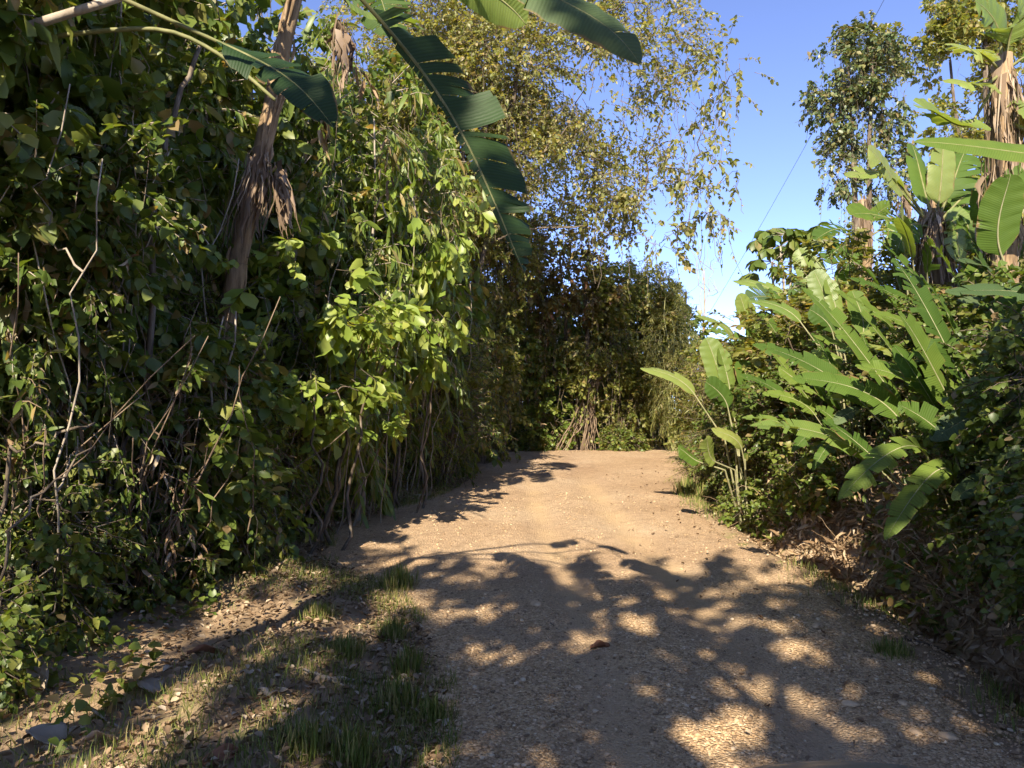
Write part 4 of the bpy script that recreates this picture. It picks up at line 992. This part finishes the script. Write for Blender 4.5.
yv = 2.6 + 17 * r.random(n); xv = xl(yv) - 1.6 * np.clip(1.2 - .05 * yv, .25, 1) - np.abs(r.normal(0, 1.0, n)); hgt = np.abs(r.normal(0, .14, n))
k1 = n2(xv, yv, 1.1, 72) > -.08; xv, yv, hgt = xv[k1], yv[k1], hgt[k1]; n = len(xv)
leaves(mb, np.stack([xv, yv, ground_z(xv, yv) + hgt], -1), r.normal(0, .7, (n, 3)) + [.3, -.3, .3], r.normal(0, .5, (n, 3)) + [0, 0, 1], r.uniform(.035, .09, n), BR)
o = mb.build('undergrowth', M['mid']); kind(o, 'stuff'); tag(o, 'low green leafy ground cover at the foot of both thickets', 'undergrowth')

# --- trees at the end of the road
def tree(px, py, Y, name, lab, cat, fn, **k):
    p = at(px, py, Y); b = np.array([p[0], p[1], Hs(p[0], p[1])])
    return b
def W(px, py, Y, b): return at(px, py, Y) - b
rt = np.random.default_rng(15)
# strangler tree with the root cone
p = at(583, 446, 22.6); b = np.array([p[0], p[1], Hs(p[0], p[1])])
st = [stem(rt, (0.3, .3, 1.4), W(585, 300, 22.9, b), .13, .06, 8, .05), stem(rt, (.4, .4, 1.8), W(625, 310, 23.2, b), .09, .04, 8, .05)]
t = make_plant('strangler_tree', 'dark spreading tree with a cone of pale aerial roots at the end of the road', 'tree', rt, st,
               [tuple(W(575, 300, 23.4, b)) + (2.4, 1.4, 1.1), tuple(W(640, 320, 23.6, b)) + (1.5, 1.2, 1.3), tuple(W(525, 330, 23.5, b)) + (1.6, 1.2, 1.2), tuple(W(600, 335, 22.5, b)) + (1.1, .6, .8), tuple(W(630, 400, 22.9, b)) + (.7, .5, 1.0), tuple(W(600, 375, 22.3, b)) + (.9, .5, .5)], 1400, 12, .13, OV, 'yel', L=.4, droop=.5, hang=150, hang_len=(.8, 2.6))
t.location = b
mb = MB()
for i in range(26):
    a = rt.uniform(0, 6.28); rr = rt.uniform(.55, 1.5) * (.7 + .3 * math.cos(a - 2.6)); f = np.array([np.cos(a) * rr - .15, np.sin(a) * rr * .7, -.05]); top = np.array([.35, .3, rt.uniform(1.2, 2.2)])
    r0 = rt.uniform(.010, .028); tube(mb, curve(top, f, rt.uniform(0, .2), 9, .02, rt), np.linspace(r0, r0 * .75, 9), 6)
mb.build('aerial_roots', M['rootbark'], t)
def end_tree(px, py, Y, lab, blobs, nc, m, S, T, mat, stems, name='tree', cat='tree', **k):
    p = at(px, py, Y); b = np.array([p[0], p[1], Hs(p[0], p[1])])
    bl = [tuple(W(x, y, yy, b)) + (rx, ry, rz) for x, y, yy, rx, ry, rz in blobs]
    st = [stem(rt, (rt.normal(0, .1), rt.normal(0, .1), -.1), W(x, y, yy, b), r0, r0 * .35, 10, wb) for x, y, yy, r0, wb in stems]
    o = make_plant(name, lab, cat, rt, st, bl, nc, m, S, T, mat, **k); o.location = b
    return o, b
end_tree(530, 445, 22.5, 'dark tangled shrub at the road end left of the aerial roots', [(530, 400, 22.8, 1.3, 1.0, 1.6), (500, 360, 22.5, 1.2, 1, 1.6), (545, 430, 22.4, 1.2, .7, .8)], 600, 11, .12, BR, 'fresh2', [(530, 360, 22.8, .06, .06), (510, 350, 22.5, .06, .06)], name='thicket_shrub', cat='shrub', drymix=90)
end_tree(640, 445, 24.0, 'rounded green tree draped in creepers right of the aerial roots', [(640, 300, 24.5, 1.2, 1.1, 1.1), (615, 285, 24.5, 1.0, 1, 1.0), (655, 350, 24, 1.0, .9, 1.6), (630, 410, 23.6, 1.3, .8, 1.2)], 1000, 12, .11, OV, 'pale', [(640, 320, 24.5, .12, .06)], hang=120, hangmat='palebark', drymix=80, hang_len=(.8, 3))
end_tree(672, 440, 22.0, 'yellow-green drooping bamboo clump at the bend below the bare trees', [(668, 330, 22.5, .7, .7, 1.5), (680, 390, 22, .8, .7, 1.3)], 420, 14, .16, tmpl('strip', .1, .4), 'pale', [(665, 300, 22.5, .03, .05), (672, 320, 22, .03, .05), (660, 330, 22, .03, .05), (680, 330, 22, .03, .05)], name='bamboo_clump', cat='bamboo', droop=.8, barkm='stalk')
end_tree(568, 440, 21.8 + 1.5, 'tree with reddish brown leaves above the strangler tree', [(560, 255, 22.8, 1.4, 1.0, 1.3), (590, 290, 22.8, .9, .8, .8), (530, 290, 22.6, 1.2, 1, 1.2)], 420, 10, .15, OV, 'red', [(560, 260, 22.8, .10, .06)], drymix=60, hang=40)
# tall loose tree over the left thicket
end_tree(445, 470, 16.8, 'tall airy yellow-green tree leaning over the road from the left', [(530, 60, 17, 2.3, 1.6, 1.7), (600, 90, 17, 2.0, 1.5, 1.6), (560, 170, 17, 1.7, 1.4, 1.1), (640, 40, 17, 1.6, 1.3, 1.1), (460, 60, 17.4, 1.8, 1.5, 2.0), (630, 180, 17, 1.1, 1.0, 1.0), (560, -60, 17, 2.2, 1.8, 1.5), (480, 160, 17.2, 1.3, 1.2, 1.4), (530, 215, 17.2, 1.3, 1.1, .9), (590, 215, 17, 1.0, 1, .6), (430, 200, 17.4, 1.3, 1.2, 1.4)],
         3700, 10, .088, OV, 'pale', [(500, 20, 17, .13, .05), (470, 60, 17, .10, .05)], L=.5, droop=.55, freq=1.0, thr=.45, limbs=70, hang=80, hang_len=(.6, 2.2), name='tall_tree', seed=4)
end_tree(448, 470, 17.6, 'sparse twiggy tree whose drooping branch ends hang in the blue sky left of centre', [(690, 130, 16.6, .9, .8, 1.6), (725, 60, 16.5, .9, .8, 1.1), (705, 200, 16.6, .7, .6, .9), (660, 235, 16.8, .8, .7, .5), (740, 170, 16.5, .4, .4, .5)],
         140, 9, .12, OV, 'pale', [(540, -60, 17, .10, .05)], L=.4, droop=.8, freq=.9, thr=.35, limbs=60, hang=34, hang_len=(.5, 2.0), name='tall_tree', seed=6)
tt = [o for o in bpy.data.objects if o.name == 'tall_tree'][0]
dup(tt, (-3.4, 20.5, Hs(-3.4, 20.5)), .25, (1, 1, .95), 'tall airy tree standing straight behind the long torn banana leaf')
dup(tt, (-4.6, 18.2, Hs(-4.6, 18.2)), -.35, (1, 1, .9), 'tall airy tree rising behind the thicket left of the long torn banana leaf')
# right-hand tall trees
end_tree(862, 330, 27.0, 'tall slender tree hung with vines standing against the blue sky', [(850, 70, 27, 1.1, 1.1, 1.3), (885, 90, 27, 1.0, 1.0, 1.6), (830, 95, 27, .9, .9, .8), (870, 40, 27, 1.0, 1.0, .8), (890, 170, 27, .7, .7, 1.3), (835, 165, 27, .8, .8, 1.1), (860, 120, 27, 1.2, 1, 1.2)],
         820, 11, .16, OV, 'blue', [(855, 150, 27, .22, .03), (872, 60, 27, .16, .04), (848, 60, 27, .10, .05)], L=.45, droop=.6, freq=1.3, thr=.44, limbs=60, hang=90, barkm='bark', hang_len=(.8, 3.2), name='tall_tree', seed=8)
end_tree(985, 300, 30.0, 'tall broad tree whose crown fills the top right corner', [(960, 30, 30, 2.0, 1.6, 1.4), (1000, 10, 30, 2.2, 1.7, 1.6), (925, 25, 30, 1.2, 1.0, .9), (945, 125, 30, 1.3, 1.0, 1.0), (1020, 60, 30, 1.6, 1.4, 2.0), (975, 170, 30, 1.6, 1.4, 1.4), (910, 45, 30, 1.5, 1.2, .9), (960, 60, 30, 1.8, 1.4, 1.0)],
         1300, 11, .18, OV, 'yel', [(985, 40, 30, .25, .05), (950, 60, 30, .14, .05)], L=.5, droop=.5, freq=1.0, thr=.46, limbs=60, hang=50, name='tall_tree', seed=9)
# bare trees
def bare(px, py, Y, tops, lab, mat, r0):
    p = at(px, py, Y); b = np.array([p[0], p[1], Hs(p[0], p[1])]); t = thing('bare_tree', lab, 'tree', b, 0, 'leafless trees at the bend')
    mb = MB(); br = MB()
    for (x, y) in tops[:1]:
        p_, r_ = stem(rt, (0, 0, -.1), W(x, y, Y, b), r0, r0 * .5, 10, .03); tube(mb, p_, r_, 8)
    mb.build('trunk', M[mat], t)
    for (x, y) in tops[1:]:
        a = p_[rt.integers(5, 10)]; c = curve(a, W(x, y, Y, b), -.1, 7, .08, rt); tube(br, c, np.linspace(r0 * .35, .008, 7), 5)
        for _ in range(4):
            s = c[rt.integers(2, 7)]; tube(br, curve(s, s + rt.normal(0, .45, 3) + [0, 0, .5], 0, 4, .05, rt), [.01, .008, .006, .004], 4)
    br.build('branches', M[mat], t)
bare(683, 440, 25, [(686, 292), (670, 330), (678, 305)], 'dark bare trunk snapped off at the top above the bend', 'bark', .085)
bare(702, 430, 28, [(704, 270), (690, 250), (716, 262), (700, 240), (726, 290), (672, 282)], 'pale twiggy leafless tree against the sky at the bend', 'palebark', .05)
# umbrella-shaped cecropia
p = at(796, 380, 19); b = np.array([p[0], p[1], Hs(p[0], p[1])]); t = thing('umbrella_tree', 'dark umbrella-shaped tree with lobed leaf clusters against the sky', 'tree', b)
mb = MB(); lv = MB()
for i, (x, y) in enumerate([(790, 235), (772, 262), (808, 238), (780, 246)]):
    p_, r_ = stem(rt, (0, 0, -.1), W(x, y, 19, b), .07 if i == 0 else .05, .03, 9, .03); tube(mb, p_, r_, 7)
    e = p_[-1]
    for k in range(7):
        a = k * .9 + i; hd = e + np.array([np.cos(a) * .6, np.sin(a) * .6, rt.uniform(-.35, .35)]); tube(mb, [e, hd], [.012, .008], 4)
        nl = 8; an = np.arange(nl) * 2 * np.pi / nl + rt.random()
        leaves(lv, np.repeat(hd[None], nl, 0), np.stack([np.cos(an), np.sin(an), rt.normal(-.6, .35, nl)], -1), np.repeat([[0, 0, 1.]], nl, 0) + rt.normal(0, .3, (nl, 3)), .36 * np.ones(nl), tmpl('obov', .15, .35))
mb.build('trunk', M['palebark'], t); lv.build('crown', M['dark'], t)

# trees behind the camera whose crowns shade the near road
for i, (x, y, hh, wd_, lab) in enumerate([(-7.6, -4.6, 8.4, 2.2, 'broad leafy tree whose shadow covers the near left thicket'), (-4.2, -5.0, 9.0, 2.1, 'broad leafy tree whose shadow covers the left verge'),
                                     (-1.5, -5.0, 8.8, 2.2, 'broad leafy tree whose shadow covers the near road'), (1.6, -5.6, 9.6, 2.0, 'tall leafy tree whose shadow covers the near right bank'),
                                     (4.2, -4.8, 9.2, 1.8, 'tall leafy tree whose shadow covers the heliconia stalks')]):
    rr = np.random.default_rng(200 + i); z = Hs(x, y)
    o = make_plant('shade_tree', lab, 'tree', rr, [stem(rr, (0, 0, -.1), (rr.normal(0, .4), rr.normal(0, .4), hh * .8), .18, .06)],
                   [(0, 0, hh * .82, wd_, wd_, hh * .17), (.3, 0, hh * .6, wd_ * .95, wd_, hh * .2), (-.4, 0, hh * .36, wd_ * .8, wd_ * .8, hh * .16)], (260, 380, 860, 640, 560)[i], 12, .155, BR, 'mid', L=.5, droop=.4, freq=.8, thr=.42, limbs=40, group='shade trees beside the near road', seed=30 + i)
    o.location = (x, y, z)

# ------------------------------------------------------------------ cable and vehicle
mb = MB(); a = at(905, -40, 17); c = at(640, 420, 34)
tube(mb, curve(a, c, .5, 30), .0055, 5)
tag(mb.build('overhead_cable', rough_mat('cable', [(.3, (.03, .03, .035)), (.7, (.06, .06, .065))], 5, 3, .6, .05)), 'thin dark cable slanting down across the blue sky', 'cable')

paint = rough_mat('dusty_paint', [(.3, (.045, .045, .042)), (.7, (.085, .08, .07))], 6, 6, .45, .05, .004, (1, 1, 1), .5, .3)
dark = rough_mat('dark_rubber', [(.3, (.02, .02, .02)), (.7, (.05, .048, .045))], 10, 4, .85, .2, .004)
steel = rough_mat('steel', [(.3, (.3, .3, .3)), (.7, (.5, .5, .5))], 8, 3, .4, .05, .003)
lens = rough_mat('headlight_lens', [(.3, (.55, .55, .55)), (.7, (.75, .75, .75))], 4, 2, .15, .02, .003, (1, 1, 1), .6)
car = thing('car', 'rounded dark grey car bonnet edge showing at the bottom of the picture', 'car', (.545, 0, Hs(.545, 1.2)))
cz = Hs(.545, 1.2)
cp = at(822, 760.5, 1.3); ck = (CAM[2] - cp[2]) / 1.3 / 1.6
def bonnet_z(x, y): return cp[2] + ck * .64 - cz - ck * (y - .5) ** 2 - x * x / 1.36
s = np.linspace(-.72, .72, 41); q = np.linspace(.25, 1.75, 31); XX, YY = np.meshgrid(s, q)
mb = MB(); mb.add(np.stack([XX, YY, bonnet_z(XX, YY)], -1).reshape(-1, 3), [grid_faces(41, 31)]); o = mb.build('bonnet', paint, car)
md = o.modifiers.new('thickness', 'SOLIDIFY'); md.thickness = .015; md.offset = -1
for sd_ in (-1, 1):
    mb = MB(); yq = np.linspace(.25, 1.75, 41); zt = bonnet_z(.72, yq) + .0
    arch_ = np.where(np.abs(yq - 1.05) < .42, .36 + np.sqrt(np.maximum(.42 ** 2 - (yq - 1.05) ** 2, 0)), .32)
    rows = []
    for f in np.linspace(0, 1, 8): rows.append(np.stack([np.full(41, sd_ * (.723 + .05 * math.sin(f * 2.6))), yq, zt * (1 - f) + np.minimum(arch_, zt - .05) * f], -1))
    mb.add(np.concatenate(rows), [grid_faces(41, 8)]); o = mb.build('fender', paint, car); md = o.modifiers.new('thickness', 'SOLIDIFY'); md.thickness = .012
    wm = MB(); a = np.linspace(0, 2 * np.pi, 33)
    prof = [(.22, -.09), (.34, -.1), (.36, -.07), (.36, .07), (.34, .1), (.22, .09)]
    V = np.array([[(x, r_ * np.cos(t_), r_ * np.sin(t_)) for (r_, x) in prof] for t_ in a[:-1]]).reshape(-1, 3) + [sd_ * .66, 1.05, .36]
    nP = len(prof); fc = np.array([[i * nP + j, i * nP + (j + 1) % nP, ((i + 1) % 32) * nP + (j + 1) % nP, ((i + 1) % 32) * nP + j] for i in range(32) for j in range(nP)])
    wm.add(V, [fc]); wh = wm.build('wheel', dark, car)
    rm = MB(); tube(rm, [(sd_ * .60, 1.05, .36), (sd_ * .74, 1.05, .36)], [.225, .2], 20); rm.build('rim', steel, wh)
    hm = MB(); hz = float(bonnet_z(.5, 1.75)) - .14
    tube(hm, [(sd_ * .5, 1.70, hz), (sd_ * .5, 1.775, hz), (sd_ * .5, 1.80, hz)], [.085, .085, .05], 20); hm.build('headlight', lens, car)
mb = MB(); rows = []
for f in np.linspace(0, 1, 6): rows.append(np.stack([s, np.full(41, 1.75 + .015 * math.sin(f * 3.1)), (bonnet_z(s, 1.75) - .016) * (1 - f) + .45 * f], -1))
mb.add(np.concatenate(rows), [grid_faces(41, 6)]); o = mb.build('front_panel', paint, car); md = o.modifiers.new('thickness', 'SOLIDIFY'); md.thickness = .012
mb = MB(); tube(mb, [(-.76, 1.72, .42), (-.6, 1.84, .42), (0, 1.86, .42), (.6, 1.84, .42), (.76, 1.72, .42)], .075, 12); mb.build('bumper', dark, car)
